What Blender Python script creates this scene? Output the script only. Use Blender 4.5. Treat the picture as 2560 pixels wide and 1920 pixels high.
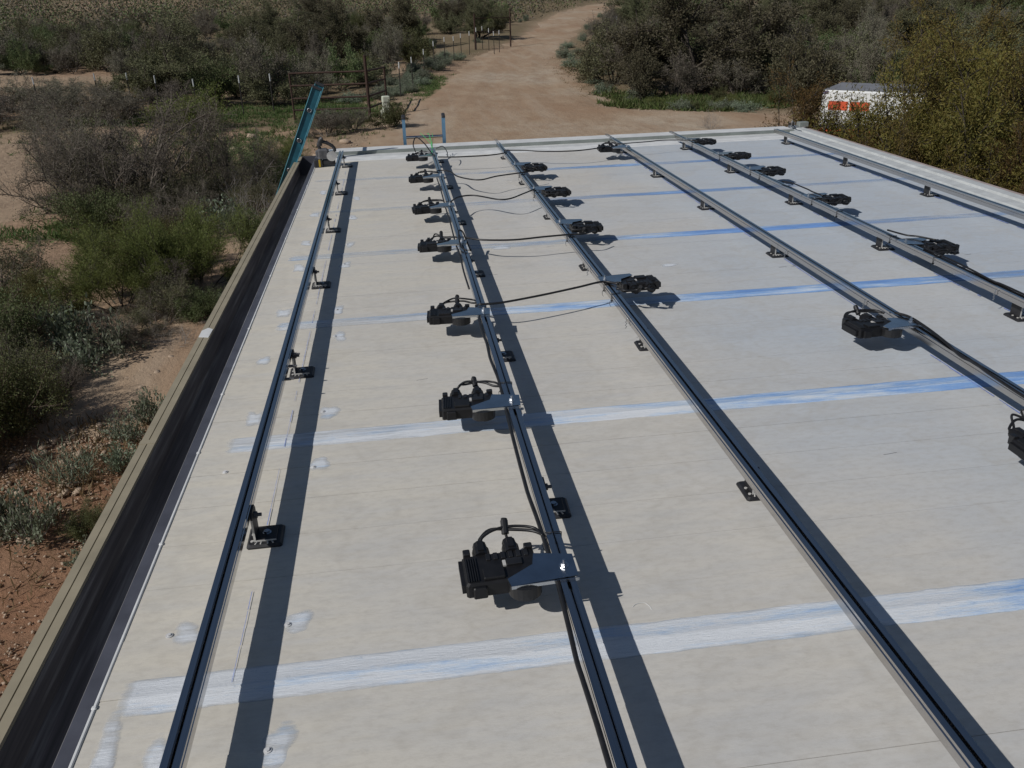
import bpy, math, random
import numpy as np
from mathutils import Matrix, Vector

# ---------------------------------------------------------------- camera, sky, sun, exposure
for o in list(bpy.data.objects):
    bpy.data.objects.remove(o, do_unlink=True)
scene = bpy.context.scene
COL = scene.collection
cam = bpy.data.cameras.new('camera')
camo = bpy.data.objects.new('camera', cam); COL.objects.link(camo)
RIGHT, UP, FWD = Vector((.9905, -.1347, -.0278)), Vector((.0811, .4091, .9089)), Vector((.1111, .9025, -.4161))
camo.matrix_world = Matrix(((RIGHT.x, UP.x, -FWD.x, 0), (RIGHT.y, UP.y, -FWD.y, 0), (RIGHT.z, UP.z, -FWD.z, 1.45), (0, 0, 0, 1)))
cam.sensor_fit = 'HORIZONTAL'; cam.sensor_width = 36; cam.lens = 36 * 2135.4 / 2560
cam.clip_start = .05; cam.clip_end = 3000
scene.camera = camo
scene.render.resolution_x, scene.render.resolution_y = 1024, 768

SUN = Vector((1.06, .53, -1.0)).normalized()          # direction the light travels
ELEV = math.asin(-SUN.z); AZ = math.atan2(-SUN.x, -SUN.y)
world = bpy.data.worlds.new('World'); scene.world = world; world.use_nodes = True
wn = world.node_tree.nodes; wl = world.node_tree.links
bg = wn['Background']; sky = wn.new('ShaderNodeTexSky'); sky.sky_type = 'NISHITA'
sky.sun_disc = False; sky.sun_elevation = ELEV; sky.sun_rotation = AZ
sky.altitude = 600; sky.air_density = 1.0; sky.dust_density = .6; sky.ozone_density = 1.5
wl.new(sky.outputs[0], bg.inputs[0]); bg.inputs[1].default_value = .063
sl = bpy.data.lights.new('sun', 'SUN'); sl.energy = 5.0; sl.angle = math.radians(.53); sl.color = (1, .972, .94)
so = bpy.data.objects.new('sun', sl); COL.objects.link(so)
so.rotation_euler = SUN.to_track_quat('-Z', 'Y').to_euler(); so.location = (-30, -20, 40)
scene.view_settings.view_transform = 'Standard'; scene.view_settings.look = 'None'
scene.view_settings.exposure = -.45; scene.view_settings.gamma = 1
scene.view_settings.use_curve_mapping = False

random.seed(7)
RNG = np.random.default_rng(11)

# ---------------------------------------------------------------- helpers
def vnoise(x, y, seed=0):
    x = np.asarray(x, float); y = np.asarray(y, float)
    xi = np.floor(x).astype(np.int64); yi = np.floor(y).astype(np.int64); fx = x - xi; fy = y - yi
    def h(a, b):
        n = (a * 374761393 + b * 668265263 + seed * 974634777) & 0xFFFFFFFF
        n = ((n ^ (n >> 13)) * 1274126177) & 0xFFFFFFFF
        return ((n ^ (n >> 16)) & 0xFFFF) / 65535.0
    u = fx * fx * (3 - 2 * fx); v = fy * fy * (3 - 2 * fy)
    return (h(xi, yi) * (1 - u) + h(xi + 1, yi) * u) * (1 - v) + (h(xi, yi + 1) * (1 - u) + h(xi + 1, yi + 1) * u) * v
def fbm(x, y, oct=4, seed=0):
    s = 0; a = .5
    for i in range(oct):
        s = s + a * (vnoise(x * 2 ** i, y * 2 ** i, seed + i) - .5); a *= .5
    return s
def sstep(a, b, x):
    t = np.clip((x - a) / (b - a), 0, 1); return t * t * (3 - 2 * t)

def tag(o, label=None, cat=None, group=None, kind=None):
    if label: o['label'] = label
    if cat: o['category'] = cat
    if group: o['group'] = group
    if kind: o['kind'] = kind
    return o
def empty(name, loc=(0, 0, 0), rz=0, label=None, cat=None, group=None):
    o = bpy.data.objects.new(name, None); COL.objects.link(o)
    o.location = loc; o.rotation_euler = (0, 0, rz); o.empty_display_size = .1
    return tag(o, label, cat, group)
def link(name, me, parent=None):
    o = bpy.data.objects.new(name, me); COL.objects.link(o); o.parent = parent
    return o
def copy_tree(o, parent=None):
    c = o.copy(); COL.objects.link(c); c.parent = parent
    for ch in list(o.children): copy_tree(ch, c)
    return c
def mesh_np(name, verts, faces, mat=None, smooth=False, mats=None, midx=None):
    """verts (N,3), faces (M,k) with k constant"""
    verts = np.asarray(verts, np.float32); faces = np.asarray(faces, np.int32)
    me = bpy.data.meshes.new(name); k = faces.shape[1]
    me.vertices.add(len(verts)); me.vertices.foreach_set('co', verts.ravel())
    me.loops.add(faces.size); me.loops.foreach_set('vertex_index', faces.ravel())
    me.polygons.add(len(faces)); me.polygons.foreach_set('loop_start', np.arange(0, faces.size, k, dtype=np.int32))
    if smooth: me.polygons.foreach_set('use_smooth', np.ones(len(faces), bool))
    if mat: me.materials.append(mat)
    me.update(calc_edges=True); me.validate()
    return me

class MB:
    def __init__(s): s.v = []; s.f = []; s.sm = []
    def add(s, vs, fs, smooth=False):
        b = len(s.v); s.v += [tuple(map(float, v)) for v in vs]
        for f in fs: s.f.append(tuple(i + b for i in f)); s.sm.append(smooth)
        return s
    def box(s, x0, x1, y0, y1, z0, z1, c=0):
        """box; with c > 0 its top rim and vertical edges are chamfered"""
        if c <= 0:
            return s.add([(x0, y0, z0), (x1, y0, z0), (x1, y1, z0), (x0, y1, z0), (x0, y0, z1), (x1, y0, z1), (x1, y1, z1), (x0, y1, z1)],
                [(3, 2, 1, 0), (4, 5, 6, 7), (0, 1, 5, 4), (1, 2, 6, 5), (2, 3, 7, 6), (3, 0, 4, 7)])
        pl = [(x0 + c, y0), (x1 - c, y0), (x1, y0 + c), (x1, y1 - c), (x1 - c, y1), (x0 + c, y1), (x0, y1 - c), (x0, y0 + c)]
        cx, cy = (x0 + x1) / 2, (y0 + y1) / 2
        ins = [(cx + (px - cx) * (1 - 2 * c / (x1 - x0)), cy + (py - cy) * (1 - 2 * c / (y1 - y0))) for px, py in pl]
        vs = [(a, b, z0) for a, b in pl] + [(a, b, z1 - c) for a, b in pl] + [(a, b, z1) for a, b in ins]
        fs = [tuple(range(7, -1, -1)), tuple(range(16, 24))]
        for k in (0, 8):
            fs += [(k + i, k + (i + 1) % 8, k + 8 + (i + 1) % 8, k + 8 + i) for i in range(8)]
        return s.add(vs, fs)
    def prism(s, poly, z0, z1):
        n = len(poly); A = sum(poly[i][0] * poly[(i + 1) % n][1] - poly[(i + 1) % n][0] * poly[i][1] for i in range(n))
        if A < 0: poly = poly[::-1]
        vs = [(a, b, z0) for a, b in poly] + [(a, b, z1) for a, b in poly]
        return s.add(vs, [tuple(range(n - 1, -1, -1)), tuple(range(n, 2 * n))] + [(i, (i + 1) % n, n + (i + 1) % n, n + i) for i in range(n)])
    def profile_y(s, poly, y0, y1, caps=True):
        """polygon in x,z swept along y"""
        n = len(poly); A = sum(poly[i][0] * poly[(i + 1) % n][1] - poly[(i + 1) % n][0] * poly[i][1] for i in range(n))
        if A < 0: poly = poly[::-1]
        vs = [(a, y0, b) for a, b in poly] + [(a, y1, b) for a, b in poly]
        fs = [(i, n + i, n + (i + 1) % n, (i + 1) % n) for i in range(n)]
        fs = [f[::-1] for f in fs]
        if caps: fs += [tuple(range(n)), tuple(range(2 * n - 1, n - 1, -1))]
        return s.add(vs, fs)
    def tube(s, pts, r, n=6, r1=None, smooth=True, caps=True):
        pts = np.asarray(pts, float); k = len(pts)
        rs = np.linspace(r, r if r1 is None else r1, k)
        t = np.gradient(pts, axis=0); t /= np.linalg.norm(t, axis=1)[:, None] + 1e-12
        ref = np.array([0, 0, 1.]) if abs(t[0, 2]) < .9 else np.array([1., 0, 0])
        vs = []
        for i in range(k):
            a = np.cross(t[i], ref); a /= np.linalg.norm(a) + 1e-12; b = np.cross(a, t[i]); ref = b
            for j in range(n):
                an = 2 * math.pi * j / n
                vs.append(pts[i] + rs[i] * (math.cos(an) * a + math.sin(an) * b))
        fs = [(i * n + j, i * n + (j + 1) % n, (i + 1) * n + (j + 1) % n, (i + 1) * n + j) for i in range(k - 1) for j in range(n)]
        fs = [f[::-1] for f in fs]
        if caps: fs += [tuple(range(n)), tuple(range(k * n - 1, (k - 1) * n - 1, -1))]
        return s.add(vs, fs, smooth)
    def cyl(s, p0, p1, r, n=12, r1=None): return s.tube([p0, p1], r, n, r1, smooth=False)
    def ring(s, c, axis, R, r, n=14, m=6):
        a = Vector(axis).orthogonal().normalized(); b = Vector(axis).normalized().cross(a); c = Vector(c)
        return s.tube([c + R * (math.cos(2 * math.pi * i / n) * a + math.sin(2 * math.pi * i / n) * b) for i in range(n + 1)], r, m)
    def mesh(s, name, mat=None):
        me = bpy.data.meshes.new(name); me.from_pydata(s.v, [], s.f)
        me.polygons.foreach_set('use_smooth', s.sm)
        if mat: me.materials.append(mat)
        me.update(); return me
    def build(s, name, mat, parent=None): return link(name, s.mesh(name, mat), parent)

def smooth_path(P, n=8):
    P = np.asarray(P, float); Q = np.vstack([2 * P[0] - P[1], P, 2 * P[-1] - P[-2]]); out = []
    for i in range(1, len(Q) - 2):
        for t in np.linspace(0, 1, n, endpoint=False):
            a, b, c, d = Q[i - 1:i + 3]
            out.append(.5 * (2 * b + (c - a) * t + (2 * a - 5 * b + 4 * c - d) * t * t + (3 * b - a - 3 * c + d) * t ** 3))
    out.append(P[-1]); return np.array(out)

# ---------------------------------------------------------------- materials
def nodes(name):
    m = bpy.data.materials.new(name); m.use_nodes = True
    return m, m.node_tree.nodes, m.node_tree.links, m.node_tree.nodes['Principled BSDF']
def val(n, l, op, a, b=None, clamp=False):
    m = n.new('ShaderNodeMath'); m.operation = op; m.use_clamp = clamp
    for i, q in enumerate((a, b)):
        if q is None: continue
        if hasattr(q, 'links'): l.new(q, m.inputs[i])
        else: m.inputs[i].default_value = q
    return m.outputs[0]
def noise(n, l, scale, detail=4, rough=.55, vec=None, stretch=None):
    t = n.new('ShaderNodeTexNoise'); t.inputs['Scale'].default_value = scale; t.inputs['Detail'].default_value = detail; t.inputs['Roughness'].default_value = rough
    if vec is None:
        vec = n.new('ShaderNodeTexCoord').outputs['Object']
    if stretch:
        mp = n.new('ShaderNodeMapping'); mp.inputs['Scale'].default_value = stretch; l.new(vec, mp.inputs[0]); vec = mp.outputs[0]
    l.new(vec, t.inputs['Vector']); return t.outputs['Fac']
def ramp(n, l, fac, stops):
    r = n.new('ShaderNodeValToRGB'); e = r.color_ramp.elements
    while len(e) < len(stops): e.new(.5)
    for q, (p, c) in zip(e, stops): q.position = p; q.color = (c[0], c[1], c[2], 1)
    l.new(fac, r.inputs[0]); return r.outputs[0]
def mix(n, l, fac, a, b, mode='MIX'):
    m = n.new('ShaderNodeMix'); m.data_type = 'RGBA'; m.blend_type = mode
    for i, q in ((0, fac), (6, a), (7, b)):
        if hasattr(q, 'links'): l.new(q, m.inputs[i])
        elif i == 0: m.inputs[0].default_value = q
        else: m.inputs[i].default_value = (q[0], q[1], q[2], 1)
    return m.outputs[2]
def bump(n, l, h, strength, dist, bsdf):
    b = n.new('ShaderNodeBump'); b.inputs['Strength'].default_value = strength; b.inputs['Distance'].default_value = dist
    l.new(h, b.inputs['Height']); l.new(b.outputs[0], bsdf.inputs['Normal'])

def simple(name, col, rough=.6, metal=0, var=.25, scale=30, bmp=0, spec=.4):
    m, n, l, b = nodes(name)
    f = noise(n, l, scale, 5)
    c0 = [v * (1 - var) for v in col]; c1 = [min(1, v * (1 + var)) for v in col]
    l.new(ramp(n, l, f, [(.3, c0), (.7, c1)]), b.inputs['Base Color'])
    b.inputs['Roughness'].default_value = rough; b.inputs['Metallic'].default_value = metal
    b.inputs['Specular IOR Level'].default_value = spec
    if bmp: bump(n, l, f, .5, bmp, b)
    return m

def leaf_mat(name, ca, cb, cc=None, trans=.25):
    m, n, l, b = nodes(name)
    g = n.new('ShaderNodeNewGeometry'); oi = n.new('ShaderNodeObjectInfo')
    stops = [(0, ca), (1, cb)] if cc is None else [(0, ca), (.55, cb), (1, cc)]
    c = ramp(n, l, g.outputs['Random Per Island'], stops)
    clump = noise(n, l, 1.6, 2)
    c = mix(n, l, val(n, l, 'MULTIPLY', clump, .4), c, [v * .6 for v in ca])
    h = n.new('ShaderNodeHueSaturation'); l.new(c, h.inputs['Color'])
    l.new(val(n, l, 'ADD', val(n, l, 'MULTIPLY', oi.outputs['Random'], .07), .465), h.inputs['Hue'])
    l.new(val(n, l, 'ADD', val(n, l, 'MULTIPLY', oi.outputs['Random'], .6), .7), h.inputs['Value'])
    h.inputs['Saturation'].default_value = .95
    c = h.outputs[0]
    l.new(c, b.inputs['Base Color']); b.inputs['Roughness'].default_value = .65; b.inputs['Specular IOR Level'].default_value = .25
    tr = n.new('ShaderNodeBsdfTranslucent'); l.new(c, tr.inputs[0]); ms = n.new('ShaderNodeMixShader'); ms.inputs[0].default_value = trans
    l.new(b.outputs[0], ms.inputs[1]); l.new(tr.outputs[0], ms.inputs[2]); l.new(ms.outputs[0], n['Material Output'].inputs[0])
    return m

M = {}
# the coated roof boards: dirty off-white, warmer by the gutter, grading cooler towards the right
m, n, l, b = nodes('roof_coat')
geo = n.new('ShaderNodeNewGeometry'); sep = n.new('ShaderNodeSeparateXYZ'); l.new(geo.outputs['Position'], sep.inputs[0])
big = noise(n, l, .9, 3, .5, geo.outputs['Position'])
fx = val(n, l, 'ADD', val(n, l, 'MULTIPLY', sep.outputs[0], .2), val(n, l, 'MULTIPLY', big, .9))
base = ramp(n, l, fx, [(.25, (.555, .52, .445)), (.62, (.515, .495, .455)), (1.0, (.425, .465, .505))])
st = noise(n, l, 3.0, 6, .62, geo.outputs['Position'], (1.2, 5, 1))
base = mix(n, l, ramp(n, l, st, [(.42, (0, 0, 0)), (.75, (.32, .32, .32))]), base, (.35, .37, .40))
brush = noise(n, l, 1.4, 7, .7, geo.outputs['Position'], (1, 9, 1))
base = mix(n, l, ramp(n, l, brush, [(.52, (0, 0, 0)), (.72, (.35, .35, .35))]), base, (.50, .50, .50))
dust = noise(n, l, 26, 5, .7, geo.outputs['Position'], (1, 2.2, 1))
base = mix(n, l, ramp(n, l, dust, [(.45, (0, 0, 0)), (.8, (.5, .5, .5))]), base, (.34, .315, .275))
chips = noise(n, l, 11, 8, .75, geo.outputs['Position'], (1, 3, 1))
base = mix(n, l, ramp(n, l, chips, [(.70, (0, 0, 0)), (.76, (.5, .5, .5))]), base, (.31, .37, .46))
scuff = noise(n, l, 7, 8, .8, geo.outputs['Position'], (.6, 6, 1))
base = mix(n, l, ramp(n, l, scuff, [(.72, (0, 0, 0)), (.78, (.55, .55, .55))]), base, (.20, .19, .18))
l.new(base, b.inputs['Base Color']); b.inputs['Roughness'].default_value = .62; b.inputs['Specular IOR Level'].default_value = .3
stain = noise(n, l, 1.7, 4, .6, geo.outputs['Position'])
base = mix(n, l, ramp(n, l, stain, [(.50, (0, 0, 0)), (.535, (.2, .2, .2)), (.56, (.05, .05, .05)), (.8, (.10, .10, .10))]), base, (.36, .33, .28))
l.new(base, b.inputs['Base Color'])
fine = noise(n, l, 60, 6, .7, geo.outputs['Position'], (1, 3, 1)); sag = noise(n, l, 2.3, 3, .5, geo.outputs['Position'], (.6, 1.6, 1))
bump(n, l, val(n, l, 'ADD', val(n, l, 'MULTIPLY', fine, .14), sag), .45, .008, b); M['roof'] = m

# brushed-on seam coating: white over blue primer; bluer where it has worn
m, n, l, b = nodes('seam_coat')
geo = n.new('ShaderNodeNewGeometry'); sep = n.new('ShaderNodeSeparateXYZ'); l.new(geo.outputs['Position'], sep.inputs[0])
wear = noise(n, l, 2.6, 9, .75, geo.outputs['Position'], (.8, 6, 1))
at = n.new('ShaderNodeAttribute'); at.attribute_name = 'coat'; sc = n.new('ShaderNodeSeparateColor'); l.new(at.outputs['Color'], sc.inputs[0])
f = val(n, l, 'ADD', val(n, l, 'MULTIPLY', val(n, l, 'SUBTRACT', wear, .5), 2.3), val(n, l, 'MULTIPLY', sc.outputs[0], .9))
c = ramp(n, l, f, [(.12, (.62, .645, .67)), (.34, (.48, .57, .68)), (.6, (.23, .38, .64)), (.9, (.14, .28, .60))])
wash = noise(n, l, 3.3, 9, .75, geo.outputs['Position'], (.7, 7, 1))
cv = val(n, l, 'ADD', val(n, l, 'MULTIPLY', val(n, l, 'SUBTRACT', wash, .5), 2.6), sc.outputs[1], True)
pit = noise(n, l, 45, 6, .75, geo.outputs['Position'], (1, 2, 1))
c = mix(n, l, ramp(n, l, pit, [(.60, (0, 0, 0)), (.70, (.55,) * 3)]), c, (.24, .32, .42))
l.new(c, b.inputs['Base Color']); b.inputs['Roughness'].default_value = .55
bump(n, l, noise(n, l, 30, 7, .75, geo.outputs['Position'], (.7, 5, 1)), .8, .004, b)
tb = n.new('ShaderNodeBsdfTransparent'); msh = n.new('ShaderNodeMixShader'); l.new(cv, msh.inputs[0]); l.new(tb.outputs[0], msh.inputs[1]); l.new(b.outputs[0], msh.inputs[2]); l.new(msh.outputs[0], n['Material Output'].inputs[0])
M['seam'] = m

M['white_coat'] = simple('white_coat', (.58, .585, .575), .5, 0, .12, 9, .002)
M['kerb'] = simple('kerb_coat', (.44, .455, .45), .55, 0, .15, 9, .002)
M['patch'] = simple('patch_coat', (.50, .50, .50), .55, 0, .14, 14, .002)
M['chalk'] = simple('chalk', (.20, .26, .50), .9, 0, .3, 40)
M['grey_trim'] = simple('grey_trim', (.22, .24, .225), .5, .1, .2, 6)
M['beige'] = simple('beige_gutter', (.27, .235, .165), .5, 0, .12, 8)
m, n, l, b = nodes('gutter_inside')  # pale lengthwise streaks put sky reflections into the base colour
l.new(ramp(n, l, noise(n, l, 5, 5, .6, None, (9, .35, 9)), [(.3, (.10, .095, .10)), (.55, (.22, .21, .21)), (.75, (.5, .5, .5))]), b.inputs['Base Color'])
b.inputs['Roughness'].default_value = .42; M['gutter_in'] = m
M['slate'] = simple('slate_flange', (.07, .073, .09), .5, .1, .2, 8)
M['stucco'] = simple('stucco', (.42, .33, .25), .9, 0, .15, 40, .004)
M['pink_cap'] = simple('pink_cap', (.33, .27, .25), .8, 0, .15, 30, .003)
# mill-finish aluminium rail with drawing lines along it
m, n, l, b = nodes('rail_alu')
ln = noise(n, l, 6, 4, .6, None, (60, .3, 60))
l.new(ramp(n, l, ln, [(.3, (.50, .485, .475)), (.7, (.62, .605, .59))]), b.inputs['Base Color'])
b.inputs['Metallic'].default_value = 1; l.new(ramp(n, l, ln, [(.3, (.13,) * 3), (.7, (.20,) * 3)]), b.inputs['Roughness'])
M['alu'] = m
M['zinc'] = simple('zinc_plate', (.50, .52, .54), .2, 1, .12, 18)
M['bolt'] = simple('bright_bolt', (.7, .7, .7), .22, 1, .1, 10)
M['black'] = simple('black_plastic', (.009, .009, .010), .45, 0, .35, 25, .001, .3)
M['black2'] = simple('black_ribs', (.012, .012, .013), .4, 0, .3, 25)
M['cable'] = simple('black_cable', (.012, .012, .013), .42, 0, .3, 40)
M['foot'] = simple('foot_black', (.02, .02, .022), .5, .1, .4, 30)
M['mark'] = simple('foot_mark', (.42, .41, .39), .6, 0, .2, 40)
M['teal_web'] = simple('teal_web', (.012, .085, .12), .5, 0, .25, 12)
M['teal'] = simple('teal_flange', (.10, .30, .37), .5, 0, .2, 12)  # paler than the web: sunlight on the flange edges put into the colour
M['lblue'] = simple('light_blue_rail', (.12, .24, .36), .5, 0, .15, 12)
M['yellow'] = simple('tool_yellow', (.45, .30, .02), .45, 0, .1, 20)
M['tool_dark'] = simple('tool_dark', (.03, .03, .033), .5, 0, .3, 30)
M['tool_grey'] = simple('tool_grey', (.09, .09, .095), .5, 0, .3, 30)
M['steel'] = simple('polished_steel', (.75, .76, .78), .2, 1, .08, 20)
M['green_wire'] = simple('green_wire', (.05, .42, .12), .45, 0, .15, 30)
M['rust'] = simple('rusty_pipe', (.05, .028, .02), .8, .2, .4, 14, .002)
M['post'] = simple('dark_post', (.05, .045, .04), .8, .2, .3, 14)
M['white'] = simple('white_paint', (.62, .63, .62), .45, 0, .06, 6)
M['orange'] = simple('orange_paint', (.50, .075, .028), .5, 0, .2, 5)
M['dark_graphic'] = simple('dark_graphic', (.10, .09, .16), .5, 0, .3, 8)
M['roof_grey'] = simple('trailer_roof', (.22, .22, .23), .5, .3, .15, 5)
M['tyre'] = simple('tyre', (.02, .02, .02), .85, 0, .3, 20)
M['pedestal'] = simple('pedestal_green', (.45, .47, .38), .55, 0, .1, 10)
M['sack'] = simple('sack', (.38, .33, .27), .9, 0, .2, 12, .006)
M['bluegrey'] = simple('blue_grey', (.16, .21, .25), .6, 0, .25, 10)
M['rock'] = simple('pale_rock', (.33, .25, .18), .9, 0, .3, 9, .006)

# soil: colour attribute plus grit
m, n, l, b = nodes('soil')
at = n.new('ShaderNodeAttribute'); at.attribute_name = 'soil'
geo = n.new('ShaderNodeNewGeometry')
g1 = noise(n, l, .7, 6, .65, geo.outputs['Position']); g2 = noise(n, l, 9, 6, .7, geo.outputs['Position'])
c = mix(n, l, ramp(n, l, g1, [(.35, (.0,) * 3), (.68, (.3,) * 3)]), at.outputs['Color'], (.30, .225, .155))
c = mix(n, l, ramp(n, l, g2, [(.35, (.45,) * 3), (.62, (0,) * 3)]), c, (.13, .085, .055), 'MIX')
l.new(c, b.inputs['Base Color']); b.inputs['Roughness'].default_value = .95; b.inputs['Specular IOR Level'].default_value = .1
bump(n, l, noise(n, l, 5, 8, .7, geo.outputs['Position']), .8, .09, b); M['soil'] = m
m, n, l, b = nodes('road_dirt')
geo = n.new('ShaderNodeNewGeometry')
r1 = noise(n, l, .16, 5, .6, geo.outputs['Position'], (1, .7, 1)); r2 = noise(n, l, 1.3, 7, .68, geo.outputs['Position'], (1, .5, 1))
c = ramp(n, l, r1, [(.34, (.285, .19, .122)), (.5, (.335, .25, .172)), (.66, (.38, .315, .24))])
c = mix(n, l, ramp(n, l, r2, [(.38, (.6,) * 3), (.6, (0,) * 3)]), c, (.25, .165, .105))
trk = noise(n, l, 1.5, 5, .6, geo.outputs['Position'], (1, .09, 1))
c = mix(n, l, ramp(n, l, trk, [(.5, (0,) * 3), (.66, (.35,) * 3)]), c, (.38, .31, .235))
l.new(c, b.inputs['Base Color']); b.inputs['Roughness'].default_value = .95; b.inputs['Specular IOR Level'].default_value = .1
bump(n, l, noise(n, l, 2.5, 8, .7, geo.outputs['Position'], (1, .6, 1)), .8, .07, b); M['road'] = m

TWIG = {'grey': simple('twig_grey', (.125, .104, .086), .9, 0, .35, 6), 'brown': simple('twig_brown', (.085, .062, .045), .9, 0, .35, 6),
        'dark': simple('twig_dark', (.05, .04, .032), .9, 0, .35, 6), 'pale': simple('twig_pale', (.24, .22, .20), .9, 0, .3, 6)}
LEAF = {'creosote': leaf_mat('leaf_creosote', (.075, .098, .032), (.150, .165, .066)),
        'olive': leaf_mat('leaf_olive', (.100, .100, .048), (.170, .160, .086)),
        'feather': leaf_mat('leaf_feather', (.115, .125, .030), (.185, .186, .052), None, .38),
        'silver': leaf_mat('leaf_silver', (.125, .155, .095), (.235, .265, .185)),
        'grey': leaf_mat('leaf_grey', (.130, .115, .088), (.215, .190, .145), (.125, .125, .065)),
        'bronze': leaf_mat('leaf_bronze', (.135, .098, .024), (.200, .148, .036), (.120, .122, .030), .38),
        'grass': leaf_mat('leaf_grass', (.050, .078, .018), (.095, .124, .028), (.15, .135, .065), .3),
        'dry': leaf_mat('leaf_dry', (.16, .12, .05), (.24, .18, .08))}

# ---------------------------------------------------------------- terrain
ROADL = [(-6, 9.0), (-3.5, 20), (-.52, 29.3), (0, 33.1), (1.15, 39.5), (2.1, 44.2), (3.6, 51.5), (6.0, 61.4), (8.36, 66.6), (12, 78.6), (15.5, 93.4), (21.1, 112.3), (25.2, 122), (35, 137), (60, 152)]
ROADR = [(30, 9), (30, 22), (22, 25), (14.5, 28.8), (12.2, 30.7), (9.9, 32.4), (8.6, 33.6), (8.2, 36.4), (8.6, 42.3), (9.2, 50.4), (10.2, 58.1), (12.3, 66.3), (17.7, 85.7), (24.8, 106.5), (33.8, 130), (60, 143)]
def interp_poly(P, y):
    P = sorted(P, key=lambda q: q[1]); return np.interp(y, [q[1] for q in P], [q[0] for q in P])
def road_d(x, y):
    """positive inside the road or yard, metres to the nearer edge"""
    x = np.asarray(x, float); y = np.asarray(y, float)
    lo = interp_poly(ROADL, y); hi = interp_poly(ROADR, y)
    d = np.minimum(x - lo, hi - x)
    return np.where(y < 9.0, np.minimum(d, y - 9.0), d)
def terrace(x, y):
    return .75 * sstep(-9, -12.5, x) * sstep(43.5, 45.2, y + 1.5 * fbm(x * .25, y * .25, 3, 5)) * sstep(80, 60, y)
def ground(x, y):
    x = np.asarray(x, float); y = np.asarray(y, float); r = np.hypot(x, y)
    z = -2.7 + .03 * np.maximum(0, r - 55) + .05 * np.maximum(0, r - 150) + .05 * np.maximum(0, r - 400)
    inside = sstep(-2.5, 1.0, road_d(x, y)); near = sstep(3, 12, np.hypot(np.maximum(0, np.maximum(-1 - x, x - 4.5)), np.maximum(0, np.maximum(-4 - y, y - 9.4))))
    z = z + (1 - inside) * (.25 * fbm(x * .9, y * .9, 3, 1) + near * .9 * fbm(x * .11, y * .11, 3, 2)) + inside * .05 * fbm(x * .6, y * .6, 3, 3)
    z = z + terrace(x, y) + (1 - inside) * .22 * np.exp(-(((x + 3.6) / 1.3) ** 2 + ((y - 12.6) / 1.6) ** 2))
    hump = .55 * np.exp(-(((x + 11.5) / 2.2) ** 2 + ((y - 27.5) / 3.0) ** 2)); return z + hump
def gz(x, y): return float(ground(x, y))

def axis(lo, hi, f0, f1, step, grow):
    a = list(np.arange(f0, f1 + 1e-6, step)); s = step; v = f1
    while v < hi: s *= grow; v += s; a.append(v)
    s = step; v = f0; pre = []
    while v > lo: s *= grow; v -= s; pre.append(v)
    return np.array(pre[::-1] + a)
gx_ = axis(-900, 1000, -14, 16, .22, 1.10); gy_ = axis(-60, 1200, -2, 46, .25, 1.07)
gx_ = np.unique(np.round(np.concatenate([gx_, np.arange(-5.9, -1.2, .11)]), 2)); gy_ = np.unique(np.round(np.concatenate([gy_, np.arange(4.5, 14, .125)]), 3))
GX, GY = np.meshgrid(gx_, gy_); GZ = ground(GX, GY)
nx_, ny_ = len(gx_), len(gy_)
idx = np.arange(nx_ * ny_).reshape(ny_, nx_)
quads = np.stack([idx[:-1, :-1], idx[:-1, 1:], idx[1:, 1:], idx[1:, :-1]], -1).reshape(-1, 4)
me = mesh_np('ground', np.stack([GX, GY, GZ], -1).reshape(-1, 3), quads, M['soil'], True)
X, Y = GX.ravel(), GY.ravel()
sand = np.array([.37, .275, .19]); red = np.array([.265, .14, .082]); cover = np.array([.125, .108, .060])
wred = sstep(9.5, 5.5, Y) * sstep(-7, -3, X) * sstep(-.5, -1, X) + .7 * sstep(17, 13, Y) * sstep(-4.6, -2.8, X) * sstep(-.5, -1, X) + .35 * sstep(.42, .6, vnoise(X * .3, Y * .3, 9))
wcov = sstep(-.18, .05, fbm(X * .16, Y * .16, 4, 21)) * sstep(26, 34, Y) * .9
wcov = np.maximum(wcov, .75 * sstep(48, 70, Y)) * sstep(.5, -1.5, road_d(X, Y))
bare = np.exp(-(((X + 18) / 9) ** 2 + ((Y - 52) / 8) ** 2)) + np.exp(-(((X + 42) / 14) ** 2 + ((Y - 160) / 7) ** 2))
wcov = wcov * (1 - np.clip(1.3 * bare, 0, 1))
colr = sand * (1 - np.clip(wred, 0, 1))[:, None] + red * np.clip(wred, 0, 1)[:, None]
colr = colr * (1 - wcov)[:, None] + cover * wcov[:, None]
ca = me.color_attributes.new('soil', 'FLOAT_COLOR', 'POINT')
ca.data.foreach_set('color', np.c_[colr, np.ones(len(colr))].astype(np.float32).ravel())
tag(link('ground', me), kind='structure')

# dirt road and yard: a sheet whose rim sinks under the terrain along a ragged line
rx = axis(-8, 62, -7, 16, .45, 1.06); ry = axis(9, 152, 9.6, 60, .5, 1.05)
RX, RY = np.meshgrid(rx, ry); dd = road_d(RX, RY) + 2.0 * fbm(RX * .55, RY * .4, 4, 31)
RZ = ground(RX, RY) + np.where(dd > 0, .025 + .03 * sstep(0, 1.2, dd), np.maximum(-.25, .1 * dd) + .02)
ruts = np.exp(-((RX - (interp_poly(ROADL, RY) + interp_poly(ROADR, RY)) / 2 - .8) / .3) ** 2) + np.exp(-((RX - (interp_poly(ROADL, RY) + interp_poly(ROADR, RY)) / 2 + .9) / .3) ** 2)
wob = 1.6 * fbm(RY * .06, RY * 0 + 3, 2, 44)
ruts = sum(np.exp(-((RX - (interp_poly(ROADL, RY) + interp_poly(ROADR, RY)) / 2 - o_ - wob) / .28) ** 2) for o_ in (-1.9, -.3, .9, 2.3))
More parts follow.
